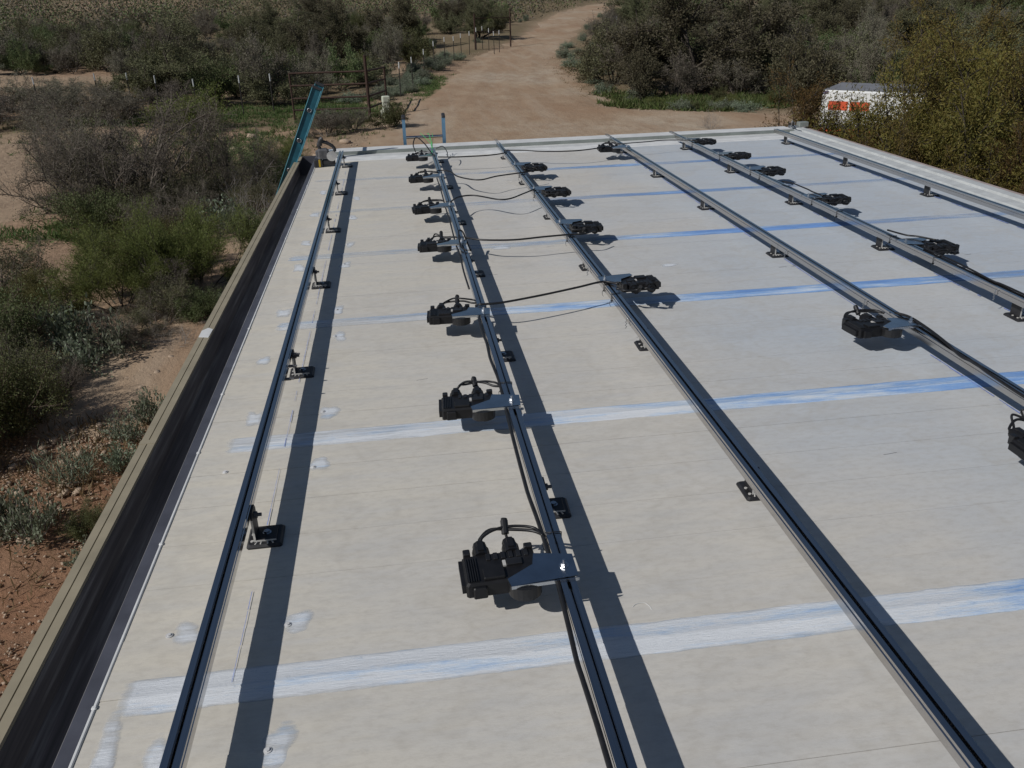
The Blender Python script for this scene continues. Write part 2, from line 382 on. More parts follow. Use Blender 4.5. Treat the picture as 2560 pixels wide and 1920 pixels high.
RZ = RZ - (.08 * ruts - .03) * sstep(30, 42, RY) * (.6 + fbm(RX * .3, RY * .3, 2, 45)) * (dd > 0) + .03 * fbm(RX * 1.2, RY * .8, 3, 46)
idx = np.arange(RX.size).reshape(RX.shape)
qd = np.stack([idx[:-1, :-1], idx[:-1, 1:], idx[1:, 1:], idx[1:, :-1]], -1).reshape(-1, 4)
qd = qd[(dd.ravel()[qd].max(1) > -1.5) & (RX.ravel()[qd].min(1) < 60)]
used = np.unique(qd); remap = np.full(RX.size, -1); remap[used] = np.arange(len(used))
V = np.stack([RX, RY, RZ], -1).reshape(-1, 3)[used]
tag(link('dirt_road', mesh_np('dirt_road', V, remap[qd], M['road'], True)), kind='structure')

# ---------------------------------------------------------------- the building and its roof
X0, X1, YB, YF = -.787, 4.19, -2.85, 8.65
bld = empty('flat_roofed_building', (1.8, 3.2, -2.7), 0, 'flat roofed building with off-white grooved roof boards and beige gutter', 'building')
def part(mb, name, mat, parent=bld, label=None):
    me = mb.mesh(name, mat); o = link(name, me, parent)
    if parent is not None: o.matrix_parent_inverse = Matrix.Translation(-Vector(bld.location))
    if label: o['label'] = label
    return o
mb = MB().box(-.80, 4.42, -3.05, 9.12, -2.9, -.21); part(mb, 'wall', M['stucco'])
deck = part(MB().box(X0 + .006, 4.40, YB - .15, 9.10, -.20, -.0035), 'roof', M['slate'])
def sub(mb, name, mat, parent, label=None):
    o = link(name, mb.mesh(name, mat), parent); o.matrix_parent_inverse = Matrix.Identity(4)
    o.matrix_parent_inverse = Matrix.Translation(-Vector(bld.location)) if parent is bld else Matrix.Identity(4)
    if label: o['label'] = label
    return o
PITCH = 1.2165 / 6
plank = MB().box(X0, X1, .0006, PITCH - .0006, -.018, 0)
pm = plank.mesh('roof_plank', M['roof'])
k0 = int(math.floor((YB - 1.595) / PITCH)); YP0 = 1.595 + k0 * PITCH
for k in range(60):
    y = YP0 + k * PITCH
    if y + PITCH > YF + .22: break
    o = link('roof_plank', pm, deck); o.location = (0, y, random.uniform(-.0006, .0006))

def ragged_strip(xs, y0, y1, z, amp, seed, mat, name, parent, blue=None, cov=None):
    xs = np.asarray(xs); n = len(xs)
    jag = lambda q: amp * (.35 * fbm(xs * 1.1, xs * 0 + q, 2, seed) + .9 * fbm(xs * 14, xs * 0 + q, 5, seed + 1))
    a = y0 + jag(1.7); b_ = y1 + jag(7.3); mid = (y0 + y1) / 2 + .003 * fbm(xs * 3, xs * 0 + 3.1, 3, seed)
    rows = [(a, -.0004, .0), (a + .003, z * .6, .55), (a + .014, z, 1), (mid - .006, z, 1), (mid - .001, z + .0016, 1), (mid + .003, z, 1), (b_ - .014, z, 1), (b_ - .003, z * .6, .55), (b_, -.0004, .0)]
    V = np.vstack([np.c_[xs, yy, xs * 0 + zz] for yy, zz, w in rows]); f = []
    for r in range(len(rows) - 1):
        for i in range(n - 1): f.append((r * n + i, r * n + i + 1, (r + 1) * n + i + 1, (r + 1) * n + i))
    me = mesh_np(name, V, f, mat, True)
    if blue is not None:
        endf = np.clip((xs - xs[0]) / .03, 0, 1)
        ca = me.color_attributes.new('coat', 'FLOAT_COLOR', 'POINT'); B = np.tile(np.interp(xs, blue[0], blue[1]), len(rows)); G = np.concatenate([np.interp(xs, cov[0], cov[1]) * endf - (1 - w) * .9 for yy, zz, w in rows])
        ca.data.foreach_set('color', np.c_[B, G, G * 0, G * 0 + 1].astype(np.float32).ravel())
    return link(name, me, parent)
COAT = {-1: ([-1, 4], [.2, .3], [-1, 4], [1, 1]), 0: ([-.8, -.2, .3, .9, 1.2, 1.6, 2.4, 4], [.05, .12, .10, .24, .22, .42, .5, .5], [-.8, -.3, 4], [.9, 1.2, 1.2]),
        1: ([-.8, .5, 1.1, 1.5, 2.0, 2.6, 4], [.08, .2, .3, .42, .62, .75, .6], [-.8, -.2, .6, 3, 4], [.85, 1.0, 1.2, 1.2, .9]), 2: ([-.8, .3, 1.0, 1.6, 2.3, 2.8, 4], [.1, .3, .42, .6, .72, .7, .6], [-.8, .2, .6, 2.6, 3.0, 4], [.7, .7, 1.1, 1.2, .6, .35]),
        3: ([-.8, .3, 1.5, 1.9, 2.6, 4], [.15, .35, .45, .85, .85, .6], [-.8, .2, 1.2, 1.8, 2.7, 3.0, 4], [.55, .35, .5, 1.2, 1.1, .4, .25]), 4: ([-.8, .5, 2.0, 3, 4], [.3, .5, .75, .75, .6], [-.8, 1, 1.6, 2.2, 2.6, 3.2, 4], [.2, .2, .5, .8, .5, .3, .3]),
        5: ([-.8, 1, 2, 4], [.3, .5, .7, .7], [-.8, 1, 1.6, 2.1, 2.4, 3, 4], [.15, .3, .6, .9, .4, .5, .3])}
for k in range(-2, 6):
    yc = 1.595 + 1.2165 * k
    if yc < -1.2: continue
    x_start = -.735 + .1 * ((k * 37) % 5) / 5; C_ = COAT.get(k, COAT[-1])
    ragged_strip(np.arange(x_start, 4.17, .006), yc - .058, yc + .058, .0018, .012, 50 + k, M['seam'], 'seam_coating', deck, (C_[0], C_[1]), (C_[2], C_[3]))
# white coated band and kerb at the far end, kerb on the right
ragged_strip(np.arange(-.78, 4.19, .03), 8.63, 9.02, .003, .02, 77, M['white_coat'], 'end_coating', deck)
kerb = sub(MB().box(-.80, 4.24, 9.0, 9.245, -.03, .034, .004), 'end_kerb', M['white_coat'], bld)
sub(MB().box(-.80, 4.24, 8.988, 8.9995, -.01, .0365), 'kerb_trim', M['grey_trim'], bld)
rk = MB().profile_y([(4.195, -.05), (4.195, .016), (4.285, .022), (4.29, .010), (4.315, .010), (4.32, .030), (4.405, .030), (4.41, -.05)], YB, 9.26)
sub(rk, 'side_kerb', M['kerb'], bld)
sub(MB().box(4.291, 4.314, YB, 9.25, .0, .0125), 'kerb_seam', M['grey_trim'], bld)
sub(MB().box(4.414, 4.50, YB, 9.30, -.30, .012, .004), 'side_cap', M['pink_cap'], bld)
# lip bead with its joints along the gutter
lip = sub(MB().profile_y([(-.787, -.02), (-.787, .0015), (-.785, .0035), (-.781, .0035), (-.779, .002), (-.7785, .0005)], YB, 9.0), 'edge_bead', M['white_coat'], bld)
for y in (1.575, 2.218, 2.776, 3.27, 4.03, 4.9, 5.75, 6.6, 7.5):
    sub(MB().box(-.7885, -.777, y - .006, y + .006, 0, .0055, .002), 'bead_joint', M['white_coat'], bld)
# gutter
gut = MB().profile_y([(-1.012, -.20), (-1.012, .0), (-.987, .0), (-.9865, -.004), (-.9835, -.004), (-.983, .0), (-.957, .0), (-.957, -.012), (-1.003, -.013), (-1.003, -.19), (-.83, -.19), (-.83, -.20)], YB, 9.05)
gut = sub(gut, 'gutter', M['beige'], bld)
ins = MB().profile_y([(-.9565, -.013), (-1.001, -.0145), (-1.001, -.187), (-.826, -.187), (-.826, -.006), (-.824, -.006), (-.824, -.189), (-1.0025, -.189), (-1.0025, -.013)], YB, 9.04)
sub(ins, 'gutter_lining', M['gutter_in'], gut)
sub(MB().box(-.8235, -.788, YB, 9.05, -.012, -.004), 'back_flange', M['slate'], gut)
sub(MB().box(-1.012, -.80, 9.051, 9.062, -.20, .001), 'end_cap', M['slate'], gut)
for y in (1.05, 2.9, 6.1, 8.2): sub(MB().box(-1.0135, -.956, y - .015, y + .015, -.006, .0012), 'gutter_joint', M['beige'], gut)
pp = MB().prism([(-1.009, 3.965), (-.961, 3.95), (-.959, 4.06), (-.985, 4.085), (-1.010, 4.05)], .0004, .002); sub(pp, 'paint_daub', M['white_coat'], gut)

# coating patches round the screws, the turned-down coating by the gutter, chalk lines
def blob(cx, cy, rx_, ry_, seed, square=0, n=40):
    rg = random.Random(seed); ph = [rg.uniform(0, 6.28) for _ in range(4)]; V = [(cx, cy, .0012)]; G = [.95]; F = []
    for j, (fr, gg) in enumerate(((.45, .9), (.8, .55), (1.05, .1), (1.3, -.7))):
        for i in range(n):
            a = 2 * math.pi * i / n; rr = 1 + .14 * math.sin(2 * a + ph[0]) + .10 * math.sin(3 * a + ph[1]) + .05 * math.sin(5 * a + ph[2])
            if square: rr *= 1 / max(abs(math.cos(a)), abs(math.sin(a))) ** square
            V.append((cx + rx_ * rr * fr * math.cos(a), cy + ry_ * rr * fr * math.sin(a), .0012 - .0004 * j)); G.append(gg)
            b0 = 1 + j * n; c0 = b0 - n; i2 = (i + 1) % n
            F.append((0, b0 + i, b0 + i2) if j == 0 else (c0 + i, b0 + i, b0 + i2, c0 + i2))
    mb = MB().add(V, F, True); me = mb.mesh('coating_patch', M['seam']); ca = me.color_attributes.new('coat', 'FLOAT_COLOR', 'POINT')
    ca.data.foreach_set('color', np.c_[np.full(len(G), .05), G, np.zeros(len(G)), np.ones(len(G))].astype(np.float32).ravel())
    return link('coating_patch', me, deck)
k = 0
for cx, cy, a, b2, sq in [(-.350, 1.80, .032, .045, .2), (-.355, 1.40, .034, .06, .2), (-.350, 2.62, .030, .05, .2), (-.342, 3.02, .034, .06, .2), (-.338, 3.84, .03, .06, .2), (-.365, 4.22, .03, .06, .3),
        (-.623, 3.02, .028, .06, .9), (-.638, 4.23, .034, .065, .9), (-.632, 5.03, .032, .075, .9), (-.625, 1.80, .036, .04, .3), (-.61, 1.41, .024, .06, .4), (-.64, 5.6, .03, .06, .9), (-.64, 6.4, .03, .07, .8),
        (-.36, 5.03, .03, .07, .3), (-.35, 5.5, .03, .06, .3), (-.36, 6.25, .03, .08, .3), (-.35, 6.9, .03, .07, .3), (-.66, 3.6, .026, .05, .4), (-.63, 7.2, .03, .08, .7), (.6, 5.2, .06, .05, .4), (3.1, 5.7, .06, .04, .3), (1.5, 4.6, .05, .03, .3)]:
    k += 1; blob(cx, cy, a, b2, k, sq)
for cx, cy in [(-.374, 1.792), (-.376, 1.389), (-.37, 2.60), (-.365, 3.03), (-.362, 3.84), (-.372, 4.22), (-.37, 5.05), (-.37, 5.5), (-.37, 6.25), (-.665, 2.62), (-.668, 1.80)]:
    sc = MB().cyl((cx, cy, 0), (cx, cy, .003), .009, 14).cyl((cx, cy, .003), (cx, cy, .006), .005, 8); sub(sc, 'roof_screw', M['patch'], deck)
tp = [(-.757, 1.54), (-.70, 1.545), (-.690, 1.40), (-.688, 1.15), (-.695, .9), (-.74, .88), (-.735, 1.2), (-.748, 1.4)]
for j_, yy in enumerate((1.46, 1.34, 1.2, 1.05, .92)): blob(-.722 + .006 * (j_ % 2), yy, .024, .085, 300 + j_, .7)
def chalk(x, y0, y1, w, seed, slope=0):
    rg = random.Random(seed); y = y0
    mb = MB()
    while y < y1:
        d = rg.uniform(.02, .14)
        if rg.random() < .62:
            xx = x + slope * (y - y0) + rg.uniform(-.001, .001); ww = w * rg.uniform(.4, 1.1)
            mb.add([(xx - ww, y, .0038), (xx + ww, y + .004, .0038), (xx + ww * .7, y + d, .0038), (xx - ww, y + d - .004, .0038)], [(0, 1, 2, 3)])
        y += d
    o = sub(mb, 'chalk_line', M['chalk'], deck); o['kind'] = 'stuff'
chalk(-.483, .6, 8.4, .0013, 3); chalk(2.176, 1.4, 8.4, .005, 4); chalk(2.838, 1.6, 8.4, .004, 5); chalk(3.886, 2.5, 8.4, .006, 6)
# short scratches and scuffs
rg = random.Random(5)
for i in range(9):
    x, y = rg.uniform(-.1, 3.4), rg.uniform(1.3, 5.5); a = rg.uniform(-.3, .3); P = []
    for t in np.linspace(0, 1, 6): P.append((x + t * .05 * math.cos(a), y + t * .05 * math.sin(a) + .002 * math.sin(4 * t + i), .0004))
    sub(MB().tube(P, .0006, 4), 'scratch', M['slate'], deck)
sub(MB().tube(smooth_path([(.506, 1.712, .001), (.52, 1.722, .002), (.540, 1.722, .002), (.550, 1.708, .001), (.552, 1.694, .001)]), .0007, 5), 'loose_thread', M['white'], deck)

# ---------------------------------------------------------------- rails, feet, microinverters
RAILX = [-.528, .334, .987, 2.12, 2.78, 3.83]; ZT, ZB, RW = .120, .084, .0195
ORD = ['first', 'second', 'third', 'fourth', 'fifth', 'sixth', 'seventh', 'eighth']
REND = [8.53, 8.42, 8.55, 8.54, 8.50, 8.54]
prof = [(-RW, ZB), (-RW, ZT - .014), (-RW + .003, ZT - .012), (-RW + .003, ZT - .009), (-RW, ZT - .007), (-RW, ZT), (-.0045, ZT), (-.0045, ZT - .009), (-.0115, ZT - .009), (-.0115, ZT - .016),
        (.0115, ZT - .016), (.0115, ZT - .009), (.0045, ZT - .009), (.0045, ZT), (RW, ZT), (RW, ZT - .007), (RW - .003, ZT - .009), (RW - .003, ZT - .012), (RW, ZT - .014), (RW, ZB + .004), (RW - .003, ZB + .002), (RW - .003, ZB - .008), (RW - .008, ZB - .008), (RW - .008, ZB)]
for i, x in enumerate(RAILX):
    t = empty('mounting_rail', (x, -1.5, 0), 0, 'long silver aluminium mounting rail, %s from the gutter%s' % (ORD[i], ', nearest the far right kerb' if i == 5 else ''), 'rail', 'mounting rails along the roof')
    y_split = [4.6, 3.9, 5.9, 4.5, 5.0, 4.4][i]
    MB().profile_y(prof, 0, y_split + 1.5 - .001).build('extrusion', M['alu'], t)
    MB().profile_y(prof, y_split + 1.5 + .001, REND[i] + 1.5).build('extrusion', M['alu'], t)
    if i in (2, 3, 4):       # the splice tongues stick out at the far end
        for s in (-1, 1): MB().box(s * .008 - .002, s * .008 + .002, REND[i] + 1.5, REND[i] + 1.72, ZT - .012, ZT + .004).build('splice_tongue', M['alu'], t)

def foot_proto():
    t = empty('rail_foot')
    MB().box(-.051, .051, -.054, .054, 0, .011, .006).build('base_plate', M['foot'], t)
    mk = MB()
    for sx in (-1, 1):
        mk.box(sx * .022 - .012, sx * .022 + .012, -.030, -.0265, .0112, .0122)
        for a, b2 in (((sx * .008, -.0285), (sx * .010, -.048)), ((sx * .018, -.0285), (sx * .026, -.047))):
            mk.tube([(a[0], a[1], .0116), (b2[0], b2[1], .0116)], .0024, 4)
    mk.cyl((-.036, -.030, .011), (-.036, -.030, .0135), .005, 10); mk.cyl((-.036, .005, .011), (-.036, .005, .0135), .005, 10)
    mk.build('raised_marks', M['mark'], t)['kind'] = 'stuff'
    MB().box(-.0275, .034, -.034, .034, .0115, .0165, .0015).build('bracket_base', M['foot'], t)
    leg = MB().prism([(-.034, .0), (-.034, .078), (-.022, .094), (.022, .094), (.034, .078), (.034, 0)], 0, .0065)
    lo = leg.build('bracket_leg', M['foot'], t); lo.rotation_euler = (math.radians(90), 0, math.radians(90)); lo.location = (-.030, 0, .0118)
    eb = MB().box(-.0302, .034, -.0352, -.0342, .0118, .0168).box(-.0300, -.0238, -.0352, -.0342, .017, .085); eb.build('cut_edge', M['mark'], t)
    MB().cyl((.004, .004, .0165), (.004, .004, .023), .0095, 6).cyl((.004, .004, .0162), (.004, .004, .0172), .013, 12).build('lag_bolt', M['zinc'], t)
    MB().cyl((-.0235, 0, .083), (-.014, 0, .083), .0105, 6).cyl((-.014, 0, .083), (-.002, 0, .083), .0055, 8).build('clamp_nut', M['tool_grey'], t)
    return t
fp = foot_proto(); first = True
FY0 = 2.197; FSP = 1.2265
for i, x in enumerate(RAILX):
    cnt = 0
    for k in range(6):
        y = FY0 + k * FSP
        if y > 8.45: continue
        if i == 3 and k < 1: continue
        if i == 4 and k < 1: continue
        if i == 5 and k < 2: continue
        o = fp if first else copy_tree(fp); first = False
        o.location = (x + .0505, y + random.uniform(-.01, .01), 0); o.rotation_euler = (0, 0, random.uniform(-.03, .03))
        cnt += 1
        tag(o, 'black roof mount foot under the %s rail from the gutter, %s from the front' % (ORD[i], 'nearest' if cnt == 1 else ORD[cnt - 1]), 'mount', 'black feet under the rails')

def inverter_proto(v=0):
    rv = random.Random(100 + v); J = lambda q: tuple(c_ + rv.uniform(-.010, .010) * (v > 0) for c_ in q)
    t = empty('microinverter')
    br = MB().prism([(.028, -.050), (-.143, -.058), (-.148, -.026), (-.077, .020), (-.067, .066), (.031, .041)], .001, .0035)
    br.box(-.143, .028, -.0595, -.0575, -.006, .0035); br.build('bracket', M['zinc'], t)
    bd = MB().box(-.252, -.062, -.022, .104, -.043, -.004, .006)
    bd.box(-.262, -.250, -.010, .095, -.036, -.012).box(-.235, -.20, -.034, -.020, -.040, -.010, .003).box(-.205, -.150, -.012, .030, -.0035, .004, .002)
    body = bd.build('body', M['black'], t)
    rb = MB()
    for q in range(5): rb.box(-.244 + q * .006, -.2415 + q * .006, -.012, .085, -.004, .0005)
    for q in range(6): rb.box(-.19 + q * .02, -.178 + q * .02, .070, .098, -.004, -.0005, .001)
    rb.box(-.14, -.10, .035, .062, -.004, .002, .001); rb.build('ribs', M['black2'], body)
    MB().cyl((-.105, -.028, -.040), (-.105, -.028, -.006), .042, 20).build('potted_dome', M['black2'], body)
    MB().box(-.247, -.228, .098, .122, -.030, .004, .002).build('clip', M['black2'], body)
    MB().box(-.085, -.063, .098, .118, -.030, .004, .002).build('clip', M['black2'], body)
    for cx in (-.198, -.118):
        cn = MB().cyl((cx, .10, -.020), (cx, .135, -.020), .0235, 14).cyl((cx, .135, -.020), (cx, .162, -.020), .019, 10).cyl((cx, .162, -.020), (cx, .176, -.020), .011, 10, .008)
        cn.box(cx - .008, cx + .008, .108, .150, -.002, .006)
        cn.build('connector', M['black'], t)
    lp = MB().tube(smooth_path([(-.198, .170, -.022), (-.192, .190, -.016), J((-.160, .212, -.006)), J((-.10, .196, -.004)), J((-.05, .178, -.004)), (-.022, .150, -.004)]), .0046, 7)
    lp.build('lead', M['cable'], t)
    MB().tube(smooth_path([(-.194, .170, -.014), J((-.184, .184, -.006)), J((-.150, .198 + .012 * v, .002)), J((-.10, .204, .002)), J((-.045, .186, .0)), (-.026, .145, -.002)]), .0042, 7).build('lead', M['cable'], t)
    MB().tube(smooth_path([(-.118, .170, -.022), (-.120, .185, -.016), (-.122, .20, -.010)]), .004, 6).build('lead', M['cable'], t)
    pz = J((-.120, .222, .012)); MB().cyl((-.122, .192, -.012), pz, .0105, 10).cyl(pz, (pz[0] + .001, pz[1] + .004, pz[2] + .003), .009, 10).build('spare_plug', M['black2'], t)
    MB().box(-.150, -.142, .036, .058, -.004, .0006).build('label_tag', M['mark'], body)
    MB().cyl((0, -.004, .0035), (0, -.004, .0055), .013, 14).cyl((0, -.004, .0055), (0, -.004, .013), .0085, 6).cyl((0, -.004, .013), (0, -.004, .022), .004, 8).build('bolt', M['bolt'], t)
    return t
IPS = [inverter_proto(v) for v in range(4)]; used_ = set(); cnt_i = 0
UNITS = {1: [1.756, 2.74, 3.703, 4.94, 5.946, 7.022, 8.012], 2: [4.043, 5.266, 6.311, 7.336], 3: [2.075, 3.185, 7.937], 4: [4.342, 5.559, 6.6, 7.314, 8.175]}
for r, ys in UNITS.items():
    for j, y in enumerate(ys):
        q_ = cnt_i % 4; cnt_i += 1; o = copy_tree(IPS[q_]) if q_ in used_ else IPS[q_]; used_.add(q_)
        o.location = (RAILX[r], y, ZT + .001); o.rotation_euler = (random.uniform(-.04, .04), random.uniform(-.03, .03), (0 if r in (1, 3) else math.pi) + random.uniform(-.08, .08))
        where = 'nearest the camera' if j == 0 else ('farthest away' if j == len(ys) - 1 else '%s from the front' % ORD[j])
        tag(o, 'black microinverter bolted to the %s rail from the gutter, %s' % (ORD[r], where), 'inverter', 'microinverters on the rails')

def cable(pts, label, r=.0055, z=.128, sag=0, name='trunk_cable'):
    P = []; n = len(pts)
    for i, q in enumerate(pts):
        t = i / (n - 1); P.append((q[0], q[1], q[2] if len(q) > 2 else z - sag * 4 * t * (1 - t)))
    o = MB().tube(smooth_path(P, 7), r, 8).build(name, M['cable']); return tag(o, label, 'cable', 'black cables on the roof')
cable([(.319, 3.784), (.427, 3.788), (.618, 3.85), (.821, 3.933), (.962, 3.994), (1.03, 3.94)], 'black cable crossing between second and third rails, nearest of the five')
cable([(.361, 5.008), (.455, 4.931), (.635, 4.887), (.825, 4.913), (.988, 4.928), (1.073, 4.926), (1.15, 4.99)], 'nearly straight black cable crossing from second to third rail, second nearest')
cable([(.334, 5.98), (.412, 6.14), (.527, 6.162), (.676, 5.991), (.765, 5.993), (.873, 6.122), (.98, 6.259)], 'wavy black cable between second and third rails, middle of the five')
cable([(.304, 7.11), (.328, 7.201), (.414, 7.141), (.471, 6.888), (.616, 6.718), (.777, 6.833), (1.018, 6.931), (1.09, 6.98)], 'drooping black cable between second and third rails, second farthest of the five')
cable([(.36, 7.86), (.5, 7.81), (.613, 7.802), (.796, 7.805), (.945, 7.869), (.99, 7.95)], 'farthest black cable crossing between the second and third rails')
cable([(.98, 8.032), (1.147, 7.98), (1.33, 7.861), (1.608, 7.809), (1.862, 7.907), (1.93, 8.0)], 'black cable running from the third rail end to the fourth rail')
cable([(2.10, 8.05), (2.195, 8.077), (2.37, 8.103), (2.533, 8.146), (2.722, 8.084), (2.821, 7.98)], 'thin black cable crossing between fourth and fifth rails at the far end', .0045)
cable([(.304, .3), (.304, 1.129), (.303, 1.272), (.301, 1.371), (.3, 1.428), (.304, 1.538), (.310, 1.748), (.307, 1.814), (.306, 1.902), (.304, 1.989), (.299, 2.118), (.299, 2.191), (.302, 2.45), (.308, 2.74), (.312, 2.928), (.308, 3.052), (.304, 3.171), (.308, 3.324), (.304, 3.445), (.307, 3.639), (.31, 3.815)],
      'long black cable hugging the left side of the second rail', .0062, .113)
cable([(.302, 4.1), (.300, 4.4), (.305, 4.7), (.300, 5.0), (.304, 5.5), (.302, 5.9), (.304, 6.5), (.301, 7.0)], 'black cable along the far half of the second rail', .005, .105)
cable([(2.107, 3.284, .128), (2.134, 3.216, .13), (2.135, 3.084, .128), (2.119, 2.924, .126), (2.094, 2.791, .126), (2.105, 2.72, .126), (2.095, 2.62, .126), (2.09, 2.4, .125), (2.10, 2.25, .128)], 'black cable lying on top of the fourth rail between its two nearest inverters', .006)
cable([(2.79, 6.02), (2.833, 5.926), (2.838, 5.831), (2.843, 5.707), (2.839, 5.62), (2.85, 5.50)], 'short black cable arching beside fifth rail near its second inverter', .005, .135)
cable([(2.79, 4.56), (2.83, 4.434), (2.875, 4.394), (2.93, 4.30)], 'short black cable at the nearest inverter of the fifth rail', .005, .135)
cable([(2.80, 4.2), (2.806, 3.991), (2.803, 3.795), (2.790, 3.604), (2.80, 3.504), (2.80, 3.0)], 'black cable along the near end of the fifth rail', .005, .125)
cable([(.17, 8.24, .12), (.155, 8.31, .18), (.19, 8.36, .235), (.26, 8.24, .19), (.31, 8.06, .135), (.335, 7.95, .128)], 'black cable loop standing up at the far end of second rail', .0055)
cable([(.37, 8.33, .13), (.43, 8.30, .15), (.46, 8.16, .12), (.455, 8.05, .10)], 'short black pigtail right of the second rail end', .004)
cable([(.345, 4.72, .128), (.318, 4.80, .137), (.325, 5.02, .165), (.352, 5.05, .15), (.372, 4.95, .10), (.378, 4.85, .09)], 'black cable loop over the second rail at its fourth inverter', .005)

def ziptie(x, y, label_rail, n_):
    w = RW + .0025; z0, z1 = ZB - .002, ZT + .0025
    P = [(-w, 0, z0), (w, 0, z0), (w, 0, z1), (-w, 0, z1), (-w, 0, z0)]
    t = MB()
    for a, b2 in zip(P, P[1:]): t.tube([a, b2], .0016, 4)
    t.tube(smooth_path([(-w, 0, z0 + .006), (-w - .006, .004, z0 - .002), (-w - .003, .009, z0 - .02), (-w + .004, .012, z0 - .03)]), .0012, 4)
    t.box(-w - .003, -w + .001, -.003, .003, z0 + .002, z0 + .008)
    o = t.build('cable_tie', M['cable']); o.location = (x, y, 0); o.rotation_euler = (0, 0, random.uniform(-.12, .12))
    tag(o, 'black cable tie round the %s rail from the gutter' % label_rail, 'cable tie', 'cable ties on the %s rail' % label_rail)
for i, ys in {4: [7.964, 7.232, 6.541, 6.363, 5.463, 5.113, 4.475, 4.042], 2: [3.981, 3.823, 4.938, 6.181, 6.952], 1: [1.905, 2.90, 3.80, 5.05, 6.05]}.items():
    for j, y in enumerate(ys): ziptie(RAILX[i], y, ORD[i], j)
def clip(x, y, lab):
    z = .112; P = [(-.001, 0, z), (-.007, 0, z - .006), (-.006, .004, z - .018), (-.012, .006, z - .024), (-.005, .004, z - .030), (-.013, .002, z - .038), (-.006, 0, z - .044), (-.014, 0, z - .052)]
    o = MB().tube(P, .0022, 5).build('wire_clip', M['zinc']); o.location = (x - RW, y, 0)
    tag(o, lab, 'clip', 'small metal clips on the rails')
clip(RAILX[2], 4.321, 'small metal clip hanging left of the third rail, farther of two'); clip(RAILX[2], 3.512, 'small metal clip hanging left of the third rail, nearer of two')
clip(RAILX[3], 4.38, 'small metal clip on the lit side of the fourth rail, farther of two'); clip(RAILX[3], 3.514, 'small metal clip on the lit side of the fourth rail beside its inverter')
clip(RAILX[4], 3.521, 'small metal clip on the lit side of the fifth rail')
for j, (y, lab) in enumerate([(3.05, 'nearest'), (3.18, 'middle'), (3.31, 'farthest')]):
    t = MB().cyl((.0, 0, .098), (.022, 0, .098), .006, 6).cyl((.022, 0, .098), (.034, 0, .098), .004, 6)
    o = t.build('loose_t_bolt', M['tool_grey']); o.location = (RAILX[0] + RW + .001, y + .10, 0)
    tag(o, '%s of three t-bolts in the side of the first rail by its second foot' % lab, 'bolt', 't-bolts on the first rail')

# green ground wire at the end of the second rail
gw = MB()
for k in range(5):
    rg = random.Random(k + 40); a = rg.uniform(-.06, .06)
    gw.tube(smooth_path([(0, -.08, 0), (a * .3, .02, .03 + .02 * rg.random()), (a, .10 + .05 * rg.random(), .06 + .05 * rg.random()), (a * 1.6 - .01, .15 + .1 * rg.random(), .06 + .07 * rg.random())]), .0022, 5)
o = gw.build('ground_wire', M['green_wire']); o.location = (.335, 8.42, ZT); tag(o, 'bright green wire ends tied to the far end of second rail', 'wire')
# end clamp box at the far right corner
t = empty('corner_bracket', (4.36, 9.16, .034), .1, 'grey metal bracket on the far right corner of the roof', 'bracket')
MB().box(.0, .11, -.035, .035, 0, .05, .004).build('housing', M['grey_trim'], t)
MB().box(-.10, .0, -.03, .03, .0, .012, .002).box(-.06, -.05, -.03, .03, .012, .055).box(-.10, -.09, -.03, .03, .012, .045).build('clamp', M['zinc'], t)
MB().cyl((-.075, 0, .01), (-.075, 0, .07), .006, 8).build('bolt', M['bolt'], t)
MB().tube(smooth_path([(-.06, -.03, .02), (-.08, -.10, -.01), (-.07, -.2, -.015)]), .005, 6).build('strap', M['zinc'], t)

# cordless saw left at the gutter end of the first rail
t = empty('cordless_saw', (-.675, 8.42, .002), .12, 'black cordless saw with yellow stripe and silver guard by the gutter', 'power tool')
MB().box(-.115, -.035, -.05, .05, 0, .072, .008).build('battery', M['tool_dark'], t)
MB().box(-.072, -.055, -.052, .052, .004, .070, .002).build('battery_stripe', M['yellow'], t)
MB().box(-.035, .085, -.04, .045, .012, .062, .008).box(-.03, .08, -.043, -.040, .028, .05).build('motor_housing', M['tool_dark'], t)
MB().box(-.075, .035, -.045, .045, .075, .165, .018).box(-.09, -.05, -.03, .03, .10, .15, .01).build('upper_housing', M['tool_grey'], t)
MB().cyl((.055, -.055, .098), (.055, .0, .098), .047, 24).cyl((.055, -.060, .098), (.055, -.055, .098), .016, 12).build('blade_guard', M['steel'], t)
MB().tube(smooth_path([(-.04, 0, .155), (-.055, 0, .20), (-.02, 0, .225), (.04, 0, .205), (.085, 0, .165), (.09, 0, .13)]), .016, 9).build('handle', M['tool_dark'], t)
MB().tube(smooth_path([(-.04, .0, .19), (-.04, .0, .22), (-.025, .0, .245), (-.01, .0, .255)]), .02, 8, .026).build('strap', M['tool_dark'], t)

